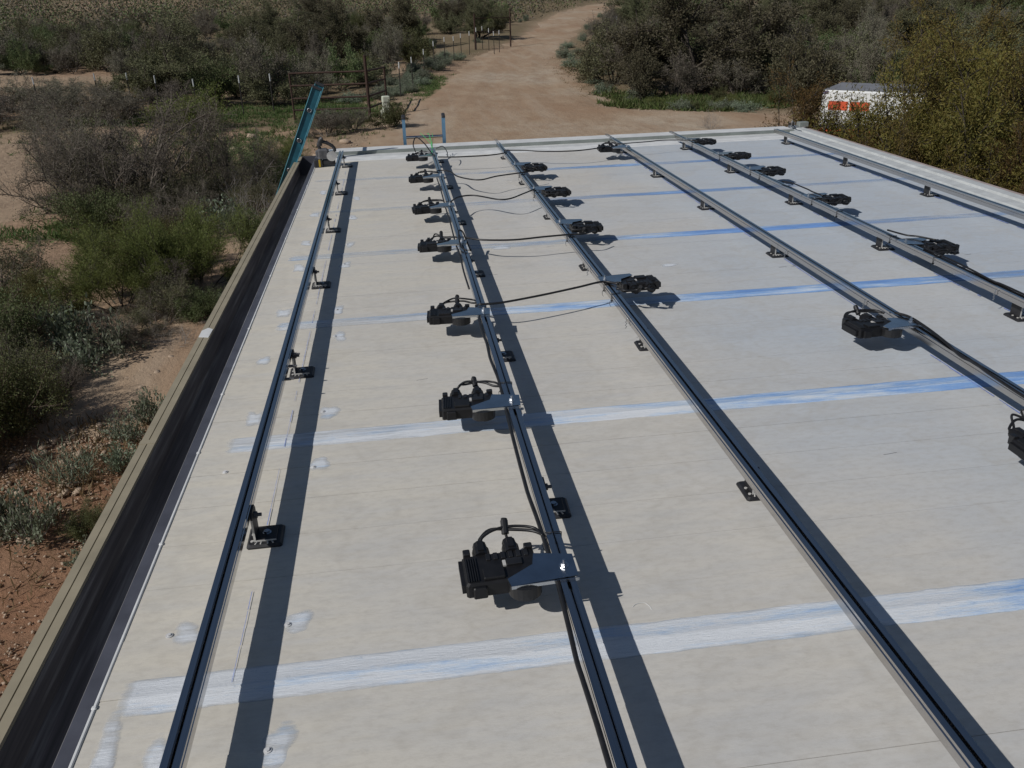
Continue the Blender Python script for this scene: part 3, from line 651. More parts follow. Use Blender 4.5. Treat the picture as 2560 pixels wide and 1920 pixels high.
# ---------------------------------------------------------------- ladders
def ladder_lean(name, loc, lean_vec, length, width, webm, flm, label, capn, rz=0, hole=True):
    """local z runs up the rails, local y is the rung direction, local x the rail depth"""
    t = empty(name, loc, 0, label, 'ladder')
    zaxis = Vector(lean_vec).normalized(); yaxis = Vector((math.sin(-rz), math.cos(rz), 0)); xaxis = yaxis.cross(zaxis)
    t.rotation_euler = Matrix((xaxis, yaxis, zaxis)).transposed().to_euler()
    for s, y in ((-1, 0), (1, width)):
        w = MB().box(-.040, .040, y - .003, y + .003, 0, length); wo = w.build('rail', webm, t)
        f = MB().box(-.046, -.0402, y - .016, y + .016, 0, length + .001).box(.0402, .046, y - .016, y + .016, 0, length + .001); f.build('flange', flm, wo)
        MB().box(-.048, .048, y - .018, y + .018, length + .0015, length + .022, .006).build('end_cap', M['tool_dark'], wo)
    zz = length - .21
    while zz > .2:
        MB().cyl((0, -.012, zz), (0, width + .012, zz), .015, 12).build('rung', M['zinc'], t)
        for y in (-.0135, width + .0135):
            ro = MB().ring((0, y, zz), (0, 1, 0), .019, .0042).build('rung_collar', M['zinc'], t)
            MB().cyl((0, y - .003, zz), (0, y + .003, zz), .0165, 14).build('rung_bore_shade', M['tool_dark'], t)  # solid dark disc painted as the shade inside the hollow rung end
        zz -= .305
    return t
top = Vector((-.712, 8.74, .67)); dirv = Vector((.376, 0, .79)).normalized()
gzl = -2.7; base = top - dirv * ((top.z - gzl) / dirv.z)
ladder_lean('extension_ladder', base, dirv, (top - base).length, .38, M['teal_web'], M['teal'], 'teal fibreglass extension ladder leaning on the gutter edge', 'cap')
top = Vector((.505, 9.285, .30)); dirv = Vector((0, -.24, 1)).normalized(); base = top - dirv * ((top.z + 2.68) / dirv.z)
ladder_lean('extension_ladder', base, dirv, (top - base).length, .415, M['lblue'], M['lblue'], 'light blue ladder top with one rung showing above the far roof edge', 'cap', rz=math.pi / 2)

# ---------------------------------------------------------------- plants
def unit(v): return v / (np.linalg.norm(v) + 1e-9)
def skeleton(rng, stems, spread, length, levels, gnarl=.25, up=.25, base_r=.05, r0=.03, start=.25):
    out = []
    def grow(p, d, L, lev, r):
        k = 5 if lev == 0 else (4 if lev == 1 else 3)
        pts = [p]; dd = d
        for i in range(k - 1):
            dd = unit(dd + rng.normal(0, gnarl, 3) * .6 + np.array([0, 0, up]) * (.25 if lev < 2 else .1)); p = p + dd * L / (k - 1); pts.append(p)
        pts = np.array(pts); out.append((pts, r, r * .45, lev))
        if lev < len(levels):
            n, ratio, ang = levels[lev]
            for j in range(n):
                t = start + (1 - start) * (j + rng.uniform(.2, .8)) / n; q = t * (k - 1); i0 = min(int(q), k - 2); pp = pts[i0] + (pts[i0 + 1] - pts[i0]) * (q - i0)
                ax = unit(rng.normal(0, 1, 3)); perp = unit(np.cross(unit(pts[i0 + 1] - pts[i0]), ax))
                nd = unit(unit(pts[i0 + 1] - pts[i0]) * math.cos(ang) + perp * math.sin(ang)); 
                if nd[2] < -.35: nd[2] *= -.5
                grow(pp, unit(nd), L * ratio * rng.uniform(.65, 1.2), lev + 1, r * .5)
    for s in range(stems):
        a = 2 * math.pi * (s + rng.uniform(-.4, .4)) / stems; tilt = spread * math.sqrt(rng.uniform(.04, 1))
        d = np.array([math.cos(a) * math.sin(tilt), math.sin(a) * math.sin(tilt), math.cos(tilt)])
        grow(np.array([math.cos(a) * base_r * rng.uniform(.2, 1), math.sin(a) * base_r * rng.uniform(.2, 1), -.06]), d, length * rng.uniform(.75, 1.15), 0, r0 * rng.uniform(.7, 1.2))
    return out
def tubes_np(sk, min_r=.0):
    Vs = []; Fs = []; b = 0
    for pts, r, r1, lev in sk:
        n = 5 if lev == 0 else 3; k = len(pts); rs = np.maximum(np.linspace(r, r1, k), min_r)
        t = np.gradient(pts, axis=0); t /= np.linalg.norm(t, axis=1)[:, None] + 1e-9
        ref = np.array([.37, .71, .6]); a = np.cross(t, ref); a /= np.linalg.norm(a, axis=1)[:, None] + 1e-9; c = np.cross(t, a)
        an = 2 * np.pi * np.arange(n) / n
        ringv = pts[:, None, :] + rs[:, None, None] * (np.cos(an)[None, :, None] * a[:, None, :] + np.sin(an)[None, :, None] * c[:, None, :])
        Vs.append(ringv.reshape(-1, 3)); i, j = np.meshgrid(np.arange(k - 1), np.arange(n), indexing='ij')
        Fs.append(np.stack([i * n + j, i * n + (j + 1) % n, (i + 1) * n + (j + 1) % n, (i + 1) * n + j], -1).reshape(-1, 4) + b); b += k * n
    return np.vstack(Vs), np.vstack(Fs)
def leaves_np(rng, pos, ln, wd, up=0., dirs=None):
    n = len(pos); a = rng.normal(0, 1, (n, 3)); a[:, 2] += up
    if dirs is not None: a = a * .7 + dirs
    a /= np.linalg.norm(a, axis=1)[:, None]
    b = np.cross(a, rng.normal(0, 1, (n, 3))); b /= np.linalg.norm(b, axis=1)[:, None] + 1e-9
    L = (ln * rng.uniform(.6, 1.3, n))[:, None]; W = (wd * rng.uniform(.7, 1.3, n))[:, None]
    V = np.stack([pos, pos + a * L * .45 + b * W * .5, pos + a * L, pos + a * L * .45 - b * W * .5], 1).reshape(-1, 3)
    return V, np.arange(4 * n).reshape(-1, 4)
def leaf_points(rng, sk, per, minlev, jit, zmin=.05):
    P = []; D = []
    for pts, r, r1, lev in sk:
        if lev < minlev: continue
        k = len(pts); q = rng.uniform(.15, 1, per) * (k - 1); i = np.minimum(q.astype(int), k - 2)
        P.append(pts[i] + (pts[i + 1] - pts[i]) * (q - i)[:, None] + rng.normal(0, jit, (per, 3))); D.append(np.repeat(unit(pts[-1] - pts[0])[None], per, 0))
    P = np.vstack(P); D = np.vstack(D); m = P[:, 2] > zmin; return P[m], D[m]
PROTO = {}
def plant(kind, seed, twig, leaf, sk_args, per, minlev, jit, ln, wd, min_r, up=.2, tree=False):
    rng = np.random.default_rng(seed); sk = skeleton(rng, **sk_args)
    v, f = tubes_np(sk, min_r); m1 = mesh_np('stems', v, f, TWIG[twig], True)
    m2 = None
    if per:
        p, d = leaf_points(rng, sk, per, minlev, jit); v2, f2 = leaves_np(rng, p, ln, wd, up, d); m2 = mesh_np('foliage', v2, f2, LEAF[leaf])
        v = np.vstack([v, v2])
    H = np.percentile(v[:, 2], 99.5); R = np.percentile(np.hypot(v[:, 0], v[:, 1]), 97)
    PROTO.setdefault(kind, []).append((m1, m2, H, R, tree))
LV = lambda *a: list(a)
# near kinds
for s in (1, 2, 3): plant('bare_near', s, 'grey', 'grey', dict(stems=10, spread=1.15, length=1.5, levels=LV((6, .55, .6), (6, .5, .65), (5, .5, .7)), gnarl=.30, r0=.026), 9, 2, .05, .034, .013, .0028)
for s in (4, 5): plant('green_near', s, 'brown', 'creosote', dict(stems=12, spread=1.0, length=.9, levels=LV((6, .5, .6), (5, .5, .7)), gnarl=.25, r0=.016), 44, 1, .06, .034, .017, .0025)
for s in (6, 7): plant('feather_near', s, 'dark', 'feather', dict(stems=9, spread=1.1, length=1.1, levels=LV((7, .5, .6), (6, .5, .6), (3, .6, .5)), gnarl=.2, r0=.016, up=.4), 32, 2, .045, .052, .008, .0018, .6)
for s in (8, 9): plant('silver_near', s, 'pale', 'silver', dict(stems=12, spread=1.1, length=.42, levels=LV((5, .5, .7),), gnarl=.2, r0=.007), 16, 0, .03, .055, .028, .002, .5)
for s in (10, 11): plant('olive_near', s, 'grey', 'olive', dict(stems=11, spread=1.1, length=1.1, levels=LV((6, .5, .6), (5, .5, .7), (3, .5, .7)), gnarl=.3, r0=.02), 15, 2, .06, .036, .016, .0025)
plant('twig_near', 12, 'pale', 'dry', dict(stems=14, spread=1.2, length=.5, levels=LV((5, .55, .6), (4, .5, .7)), gnarl=.35, r0=.007), 1, 2, .02, .02, .008, .0018)
plant('grassy_near', 13, 'dark', 'silver', dict(stems=26, spread=1.0, length=.4, levels=LV((3, .5, .4),), gnarl=.15, r0=.004, up=.5), 9, 0, .02, .085, .007, .0015, 1.2)
# far kinds
for s in (21, 22, 23): plant('bare_far', s, 'grey', 'grey', dict(stems=9, spread=1.1, length=1.5, levels=LV((6, .55, .6), (5, .5, .7), (3, .5, .7)), gnarl=.3, r0=.03), 9, 2, .06, .07, .026, .005)
for s in (24, 25, 26): plant('creosote_far', s, 'brown', 'creosote', dict(stems=10, spread=1.0, length=1.2, levels=LV((6, .5, .6), (5, .5, .7)), gnarl=.25, r0=.02), 22, 1, .07, .08, .04, .004)
for s in (27, 28, 29): plant('olive_far', s, 'dark', 'olive', dict(stems=8, spread=1.05, length=1.5, levels=LV((6, .55, .65), (5, .5, .7), (2, .5, .7)), gnarl=.3, r0=.035), 16, 2, .085, .08, .04, .005)
for s in (30, 31): plant('silver_far', s, 'pale', 'silver', dict(stems=12, spread=1.2, length=.6, levels=LV((6, .5, .7), (3, .5, .7)), gnarl=.25, r0=.008), 12, 1, .06, .065, .03, .003)
plant('feather_far', 32, 'dark', 'feather', dict(stems=9, spread=1.0, length=1.2, levels=LV((6, .5, .6), (5, .5, .7)), gnarl=.2, r0=.02), 24, 1, .12, .10, .028, .004, .5)
# trees
for s in (41, 42): plant('mesquite', s, 'dark', 'olive', dict(stems=4, spread=.95, length=2.7, levels=LV((7, .55, .75), (6, .5, .75), (5, .45, .8), (3, .5, .8)), gnarl=.4, r0=.10, up=.15, start=.18), 13, 3, .09, .085, .036, .006, -.3, True)
plant('bronze', 43, 'dark', 'bronze', dict(stems=5, spread=1.15, length=2.2, levels=LV((7, .6, .8), (6, .5, .75), (5, .48, .75), (3, .5, .7)), gnarl=.38, r0=.075, up=.12, start=.15), 40, 3, .05, .044, .011, .003, -.5, True)

for s_ in (44, 45): plant('bronzebush', s_, 'dark', 'bronze', dict(stems=13, spread=1.2, length=1.25, levels=LV((7, .55, .7), (6, .5, .75), (4, .5, .75)), gnarl=.32, r0=.03, up=.2, start=.15), 46, 2, .045, .042, .010, .0026, -.3)
cnts = {}
def put(kind, x, y, h, w, label, cat='shrub', group=None, rz=None, var=None, name=None, dz=0):
    lst = PROTO[kind]; cnts[kind] = cnts.get(kind, 0) + 1
    m1, m2, H, R, tree = lst[(cnts[kind] if var is None else var) % len(lst)]
    nm = name or {'bare': 'leafless_shrub', 'green': 'green_shrub', 'feather': 'feathery_shrub', 'silver': 'silver_leaf_shrub', 'olive': 'olive_shrub', 'twig': 'twiggy_shrub', 'grassy': 'grass_tuft', 'creosote': 'green_shrub', 'mesquite': 'mesquite_tree', 'bronze': 'feathery_tree', 'bronzebush': 'feathery_shrub'}[kind.split('_')[0]]
    t = empty(nm, (x, y, gz(x, y) - .03 + dz), random.uniform(0, 6.28) if rz is None else rz, label, cat, group)
    t.scale = (w / 2 / R, w / 2 / R * random.uniform(.9, 1.1), h / H)
    link('trunk' if tree else 'stems', m1, t)
    if m2: link('crown' if tree else 'foliage', m2, t)
    return t
# individually recognisable plants
put('bare_near', -5.6, 19.3, 2.4, 3.6, 'largest grey leafless thicket left of the ladder, middle clump', rz=.4)
put('bare_near', -7.0, 19.5, 2.0, 2.6, 'grey leafless shrub at the left end of the big bare thicket')
put('bare_near', -3.9, 20.3, 2.1, 2.6, 'grey leafless shrub at the right end of the big bare thicket')
put('olive_near', -6.0, 18.4, 1.2, 2.6, 'low brown olive shrub in front of the big bare thicket')
put('olive_near', -4.5, 18.9, 1.1, 2.0, 'olive brown shrub at the right foot of the big bare thicket')
put('bare_near', -7.2, 21.8, 2.2, 3.0, 'bare shrub standing behind the big grey thicket')
put('green_near', -5.75, 17.1, 1.0, 1.7, 'round dark green shrub below the grey thicket on pale sand')
put('green_near', -4.0, 23.6, .9, 2.6, 'green shrub left of the teal ladder beyond the gutter')
put('feather_near', -3.0, 23.9, .8, 1.5, 'small feathery green shrub touching the teal ladder')
put('twig_near', -3.2, 19.2, .9, 1.6, 'pale twiggy shrub right of the thicket beside the gutter')
put('twig_near', -2.9, 17.4, 1.0, 1.5, 'pale twiggy shrub near the gutter, below the ladder foot')
put('silver_near', -3.6, 17.2, .8, 1.4, 'grey green leafy shrub between bare thicket and gutter')
put('green_near', -2.75, 15.9, .8, 1.0, 'small green shrub hard against the gutter beyond the yellow green mass')
put('bare_near', -4.3, 16.6, 1.1, 1.9, 'low grey bare shrub above the yellow green feathery shrub')
put('feather_near', -3.3, 13.3, 1.5, 1.9, 'bright yellow green feathery shrub, right half of the mass by the gutter')
put('feather_near', -4.3, 12.9, 1.3, 1.9, 'yellow green feathery shrub, left half of the mass by the gutter')
put('bare_near', -3.4, 12.5, .9, 1.5, 'grey bare sticks under the yellow green feathery shrubs')
put('feather_near', -5.5, 12.4, .8, 1.7, 'olive feathery shrub at the left picture edge above silver leaves')
put('twig_near', -4.9, 14.6, .7, 1.2, 'small grey sticks on the pale sand left of the yellow green shrub')
put('olive_near', -5.2, 11.5, .8, 1.5, 'brown olive shrub left of the silver leaved pair')
put('silver_near', -4.4, 10.9, .72, .9, 'silver leaved shrub above the rubble slope, left of the pair')
put('silver_near', -3.85, 10.8, .68, .85, 'silver leaved shrub above the rubble slope, right of the pair')
put('bare_near', -4.6, 10.1, .6, 1.3, 'low purple grey bare shrub below the silver leaved pair')
put('green_near', -4.25, 8.75, 1.0, 1.25, 'dark green shrub at the left edge casting shade on the rubble')
put('green_near', -4.9, 8.6, 1.2, 1.4, 'large dark green shrub cut by the left picture edge')
put('bare_near', -4.1, 9.5, .55, .9, 'small bare shrub above the dark green edge shrub')
put('silver_near', -2.88, 8.75, .42, .45, 'small green plant on the rubble close to the gutter, upper')
put('silver_near', -3.05, 8.35, .40, .45, 'small green plant on the rubble close to the gutter, lower')
put('grassy_near', -3.35, 7.6, .42, .7, 'grassy grey green tuft on the rubble slope below the small plants')
put('silver_near', -2.9, 7.7, .30, .4, 'tiny leafy plant right of the grassy tuft')
put('grassy_near', -2.65, 7.0, .3, .45, 'thin grassy tuft beside the gutter above the red soil')
put('silver_near', -3.30, 6.55, .55, .62, 'silver leafed shrub at the lower left on red soil')
put('silver_near', -3.62, 6.65, .48, .5, 'silver leafed shrub cut by the lower left picture edge')
put('green_near', -2.85, 6.55, .36, .48, 'small green bush right of the silver shrub on red soil')
put('silver_near', -2.72, 6.15, .30, .4, 'green tuft next to the gutter on red soil')
put('grassy_near', -2.5, 12.1, .4, .7, 'low green plant against gutter beside the white paint daub')
put('silver_near', -2.75, 12.2, .35, .5, 'broad leaved plant beside the gutter near the paint daub')
put('twig_near', -3.1, 11.0, .35, .7, 'dry grey brush at the top of the rubble slope')
put('mesquite', -10.0, 41.2, 3.4, 6.2, 'broad dark mesquite tree behind the white tipped posts', 'tree', rz=1.0, var=0)
put('bare_far', -5.4, 40.2, 2.9, 3.6, 'silver grey topped shrub left of the pipe gate', var=1)
put('olive_far', -5.0, 39.2, 1.7, 3.2, 'dark olive shrub under the silver topped one beside the gate')
put('creosote_far', -7.6, 39.6, 1.9, 2.6, 'dark green shrub between the mesquite and the gate shrubs')
put('feather_far', -7.2, 33.0, 1.5, 2.8, 'yellow green shrub in front of the post row')
put('mesquite', 13.2, 38.2, 4.6, 9.0, 'largest grey green mesquite tree right of the road fork', 'tree', rz=2.0, var=1)
put('bare_far', 17.6, 38.0, 3.0, 4.6, 'purple grey bare shrub right of the largest mesquite')
put('olive_far', 10.6, 42.5, 2.6, 3.6, 'olive shrub at the left flank of the largest mesquite')
put('creosote_far', -.19, 30.7, .95, 1.5, 'round green shrub in front of the utility pedestal')
put('bare_far', -2.3, 29.9, .9, 1.9, 'low brown twiggy shrub below the pipe gate, left')
put('bare_far', -1.4, 30.3, .8, 1.5, 'low brown twiggy shrub below the pipe gate, right')
put('silver_far', -2.4, 31.9, .6, 1.2, 'small green clump left of the gate post foot')
put('twig_near', 9.9, 27.0, .75, .75, 'dry yellow weed standing just behind the far roof edge')
put('bronze', 10.7, 14.5, 4.4, 7.0, 'bronze green feathery tree rising at the right picture edge', 'tree', rz=.8)
for x, y, h, w, lab in ((6.9, 13.3, 2.65, 3.2, 'bronze green bush just outside the far right roof corner'), (8.1, 13.1, 2.92, 3.8, 'bronze green bush hiding the left half of the trailer'), (9.4, 12.7, 3.15, 4.0, 'bronze green bush hiding the right half of the trailer'),
        (7.3, 11.7, 2.2, 2.8, 'low bronze green bush along the middle of the right kerb'), (8.9, 11.3, 2.0, 2.6, 'bronze green bush beyond the right kerb before the sacks'), (10.8, 12.3, 2.9, 3.8, 'bronze green bush under the tall feathery tree')):
    put('bronzebush', x, y, h, w, lab)
put('bare_near', 9.2, 10.6, 2.0, 2.6, 'purple brown bare shrub at the right edge under the bronze tree')

put('olive_near', -3.5, 11.9, .75, 1.2, 'olive shrub at the head of the rubble slope')
put('green_near', -3.0, 12.0, .5, .8, 'small green shrub between rubble head and paint daub')
put('bare_near', -3.7, 11.2, .55, 1.1, 'low bare shrub right of the silver leaved pair')
put('silver_near', -4.1, 10.2, .6, .9, 'silver leaved shrub lowest of the group above the rubble')
put('olive_near', -4.7, 9.7, .95, 1.6, 'olive shrub between silver leaves and the dark green edge shrub')
put('green_near', -5.2, 10.7, 1.1, 1.8, 'green shrub at the left edge behind the silver leaved pair')
put('bare_near', -5.3, 9.4, .9, 1.7, 'grey bare shrub at the left edge above the dark green shrub')
put('green_near', -4.55, 8.15, .8, 1.2, 'low dark green shrub below the large one at the left edge')
put('olive_near', -6.3, 13.4, 1.0, 2.2, 'olive shrub at the left edge beyond the feathery one')
put('feather_near', -4.0, 14.4, 1.0, 1.6, 'yellow green shrub behind the bright feathery mass')
put('olive_near', -3.0, 18.6, 1.0, 1.6, 'olive shrub between the twiggy shrubs beside the gutter')
put('olive_near', -5.0, 20.8, 1.9, 2.6, 'olive brown shrub inside the big bare thicket, right of centre')
put('olive_near', -6.7, 20.6, 1.9, 2.8, 'olive brown shrub inside the big bare thicket, left of centre')
put('green_near', -2.6, 20.9, .9, 1.5, 'green shrub beside the gutter below the teal ladder')
put('olive_near', -3.4, 22.3, 1.0, 1.8, 'olive shrub behind the green one left of the ladder')
for k, (x, y, h, w) in enumerate([(-11.5, 37.5, 1.1, 3.0), (-18.6, 39.6, 1.2, 3.2), (-9.0, 37.6, 1.0, 2.6), (-12.6, 35, 1.1, 3.0), (-15.6, 36, 1.2, 3.2), (-10.4, 35, 1.0, 2.6), (-17.4, 38.5, 1.2, 3.4), (-14.2, 41, 1.0, 2.8), (-16.8, 42.0, 1.2, 3.4), (-19.2, 41.5, 1.2, 3.4), (-13.2, 38.2, 1.0, 2.6), (-20.6, 43, 1.1, 3.0)]):
    put('bare_far', x, y, h * 1.3, w * 1.15, 'low purple grey bare shrub in the dark hollow below the sand terrace', 'shrub', 'bare shrubs in the hollow')
for k, (x, y, h, w) in enumerate([(10.2, 36.6, 2.2, 3.0), (12.0, 36.9, 1.9, 3.2), (15.6, 37.6, 2.4, 3.6), (14.4, 36.2, 1.5, 2.8), (19.5, 36.5, 2.2, 3.6), (11.2, 40.5, 2.8, 3.6), (16.8, 40.5, 3.0, 4.2)]):
    put(('olive_far', 'bare_far')[k % 2], x, y, h, w, ('olive', 'grey bare')[k % 2] + ' shrub filling in round the foot of the largest mesquite', 'shrub', ('olive', 'grey bare')[k % 2] + ' shrubs under the mesquite')
rg = random.Random(33)
for k in range(22):
    x = rg.uniform(9.8, 20); y = rg.uniform(32.6, 35.2) + (1.5 if x < 11 else 0) - .22 * max(0, x - 12)
    put(('creosote_far', 'feather_far', 'silver_far')[k % 3], x, y, rg.uniform(.35, .75), rg.uniform(.8, 1.7), 'low %s clump in the green weeds before the mesquite' % ('dark green', 'yellow green', 'grey green')[k % 3], 'shrub', ('dark green', 'yellow green', 'grey green')[k % 3] + ' clumps in the weeds')
# scrub: individuals out to about 95 m
taken = [(-10, 41.2, 2.6), (13.2, 38.2, 4.4), (-5.4, 40, 1.6), (17.6, 38, 2), (19.5, 36.5, 1.5)]
KL = [('bare_far', 'grey leafless shrub'), ('creosote_far', 'dark green shrub'), ('olive_far', 'olive brown shrub'), ('silver_far', 'low grey green shrub'), ('feather_far', 'yellow green shrub'), ('mesquite', 'spreading mesquite tree')]
def scatter(side, n, ylo, yhi, seed):
    rg = random.Random(seed); made = 0; tries = 0
    while made < n and tries < 9000:
        tries += 1
        y = math.sqrt(rg.uniform(ylo ** 2, yhi ** 2))
        if side == 'L': x = rg.uniform(-.62 * y - 1, float(interp_poly(ROADL, y)) - .9)
        else: x = rg.uniform(float(interp_poly(ROADR, y)) + .6, .92 * y + 2)
        if side == 'L' and y < 46 and -4.6 < x < 1.2: 
            if rg.random() < .75: continue
        if side == 'L' and y < 39.5 and -17 < x < 1: continue
        if side == 'L' and -24 < x < -13 and y < 50: continue
        u = float(vnoise(x * .09, y * .09, 61)); edge = -float(road_d(x, y)) < 3.2
        q = rg.random()
        if edge or q < .16: kd, h, w = 3, rg.uniform(.4, .9), rg.uniform(.8, 1.8)
        elif q < .32: kd, h, w = 0, rg.uniform(1.3, 2.9), rg.uniform(2.0, 4.0)
        elif q < .62: kd, h, w = 1, rg.uniform(1.1, 2.3), rg.uniform(1.6, 3.2)
        elif q < .88: kd, h, w = 2, rg.uniform(1.3, 2.8), rg.uniform(2.0, 4.0)
        elif q < .93: kd, h, w = 4, rg.uniform(.8, 1.7), rg.uniform(1.5, 2.8)
        else: kd, h, w = 5, rg.uniform(2.8, 4.2), rg.uniform(4.5, 6.5)
        if edge: h *= .8; w *= .8
        rr = w * .36
        if any((x - a) ** 2 + (y - b2) ** 2 < (rr + c2 * .8) ** 2 for a, b2, c2 in taken): continue
        taken.append((x, y, rr)); made += 1
        kind, nm = KL[kd]; sd = 'left' if side == 'L' else 'right'
        zone = 'at the scrub edge' if edge else ('in the near scrub' if y < 46 else ('in the middle scrub' if y < 62 else ('in the far scrub' if y < 80 else 'at the far back')))
        sz = 'tall ' if h > 2.1 else ('knee high ' if h < .6 else '')
        put(kind, x, y, h, w, ('%s%s %s%s of the dirt road' % (sz, nm, zone, ' ' + sd)).replace('knee high low', 'knee high'), 'tree' if kd == 5 else 'shrub', '%s%ss %s %s' % (sz, nm, zone, sd))
for k in range(16):
    x, y = -27 + k * .95 + .6 * math.sin(k * 2.1), 52.5 + 2.2 * math.sin(k * 1.7) + (k % 3) * 1.5; taken.append((x, y, .9))
    put(('olive_far', 'bare_far', 'creosote_far')[k % 3], x, y, 1.5 + .5 * (k % 4) / 2, 2.6 + .5 * (k % 3), '%s shrub in the dark line above the sand terrace' % ('olive', 'grey bare', 'dark green')[k % 3], 'shrub', '%s shrubs above the sand terrace' % ('olive', 'grey bare', 'dark green')[k % 3])
scatter('L', 150, 38, 62, 1); scatter('R', 150, 31, 62, 2); scatter('L', 150, 62, 104, 3); scatter('R', 150, 62, 104, 4)

# far scrub, one mass
rng = np.random.default_rng(5); N = 4400
ang = rng.uniform(-.52, .76, N); rad = np.sqrt(rng.uniform(99 ** 2, 290 ** 2, N)); bx, by = rad * np.sin(ang), rad * np.cos(ang)
keep = (road_d(bx, by) < -1.2) & ~(((bx + 42) / 12) ** 2 + ((by - 160) / 7) ** 2 < 1)
keep &= ~((np.abs(bx + 5 - (by - 156) * .1) < 1.4) & (by > 118) & (by < 165))
bx, by = bx[keep], by[keep]
tr, tf = [], []
per = 115
for k, (matk, lo, hi) in enumerate((('olive', 0, .36), ('creosote', .36, .66), ('grey', .66, 1))):
    u = rng.random(len(bx)) if k == 0 else u
    s = (u >= lo) & (u < hi); x, y = bx[s], by[s]; sz = rng.uniform(1.5, 3.1, len(x)) * (1 + np.hypot(x, y) / 500)
    d = rng.normal(0, 1, (len(x), per, 3)); d /= np.linalg.norm(d, axis=2)[:, :, None]; d[:, :, 2] = np.abs(d[:, :, 2]); d *= rng.uniform(.5, 1, (len(x), per, 1)) * (.75 + .5 * np.abs(np.sin(3 * d[:, :, :1] + 5 * d[:, :, 1:2])))
    P = np.stack([x, y, ground(x, y)], -1)[:, None, :] + d * sz[:, None, None] * np.array([1, 1, 1.15])
    v, f = leaves_np(rng, P.reshape(-1, 3), .27, .15, 0)
    o = link('far_scrub', mesh_np('far_scrub', v, f, LEAF[matk])); tag(o, ['olive brown', 'dark green', 'grey'][k] + ' far scrub covering the rise beyond the shrubs', 'scrub', None, 'stuff')

# ground cover: forbs and grass
def blades(zones, seed, mat, name, label, ln, wd, up):
    rng = np.random.default_rng(seed); PP = []
    for (cx, cy, rx_, ry_, n, clump) in zones:
        q = rng.normal(0, .5, (max(1, n // clump), 2)); q = np.repeat(q, clump, 0) * [rx_, ry_] + [cx, cy] + rng.normal(0, .10, (len(q) * clump, 2))
        PP.append(q)
    q = np.vstack(PP); q = q[road_d(q[:, 0], q[:, 1]) < .35]; q = q[~((q[:, 0] > -1.1) & (q[:, 0] < 4.6) & (q[:, 1] < 9.4))]
    P = np.c_[q, ground(q[:, 0], q[:, 1]) - .01]; v, f = leaves_np(rng, P, ln, wd, up)
    o = link(name, mesh_np(name, v, f, LEAF[mat])); tag(o, label, 'ground cover', None, 'stuff')
blades([(12.5, 34.4, 3.6, 1.8, 26000, 30), (10.2, 36.8, 1.2, 2.6, 6000, 30), (18, 33.5, 5, 2.5, 12000, 30)], 70, 'grass', 'green_weeds', 'lush green weeds along the foot of the largest mesquite', .26, .04, .5)
blades([(-7, 36.5, 6, 2.5, 20000, 26), (-2.5, 37.5, 2.2, 3.5, 12000, 26), (2, 45, 1.2, 9, 9000, 26), (-6, 30, 5, 4, 9000, 20), (-4.2, 21.5, 2.5, 2, 9000, 24), (-5.6, 17.4, 2.6, 1.0, 6000, 20), (-3.2, 15.5, 1.2, 2.5, 6000, 20)], 71, 'grass', 'meadow_weeds', 'patchy green and straw weeds left of the road and gutter', .16, .022, 1.0)
blades([(-14, 40, 9, 6, 9000, 18), (-4, 12, 2.4, 3, 3500, 14), (-3.2, 8, 1.0, 2.2, 2500, 14), (14, 45, 12, 9, 14000, 20), (12, 20, 3, 4, 4000, 16), (9.5, 27.6, 2.2, .8, 1600, 16)], 72, 'dry', 'dry_grass', 'thin dry straw coloured grass between shrubs', .15, .012, 1.4)

# stones
def stone_mesh(seed):
    rng = np.random.default_rng(seed); t = (1 + 5 ** .5) / 2
    v = np.array([(-1, t, 0), (1, t, 0), (-1, -t, 0), (1, -t, 0), (0, -1, t), (0, 1, t), (0, -1, -t), (0, 1, -t), (t, 0, -1), (t, 0, 1), (-t, 0, -1), (-t, 0, 1)], float)
    v /= np.linalg.norm(v[0]); v *= rng.uniform(.7, 1.25, (12, 1)); v *= np.array([1, rng.uniform(.6, .9), rng.uniform(.4, .65)])
    f = [(0, 11, 5), (0, 5, 1), (0, 1, 7), (0, 7, 10), (0, 10, 11), (1, 5, 9), (5, 11, 4), (11, 10, 2), (10, 7, 6), (7, 1, 8), (3, 9, 4), (3, 4, 2), (3, 2, 6), (3, 6, 8), (3, 8, 9), (4, 9, 5), (2, 4, 11), (6, 2, 10), (8, 6, 7), (9, 8, 1)]
    return v, np.array(f)
SM = [stone_mesh(s) for s in range(6)]
SMESH = [mesh_np('stone', v, f, M['rock']) for v, f in SM]
rg = random.Random(9)
for k in range(150):
    while True:
        x, y = rg.gauss(-3.35, .55), rg.uniform(6.4, 12.3)
        if x < -2.1 and x > -5.2: break
    s = rg.uniform(.025, .07) * (1.35 if rg.random() < .15 else 1)
    o = link('stone', SMESH[k % 6]); o.location = (x, y, gz(x, y) + s * .3 + .008); o.scale = (s, s, s); o.rotation_euler = (rg.uniform(-.3, .3), rg.uniform(-.3, .3), rg.uniform(0, 6.3))
    tag(o, 'pale stone lying on the rubble slope beside the gutter', 'stone', 'pale stones on the rubble slope')
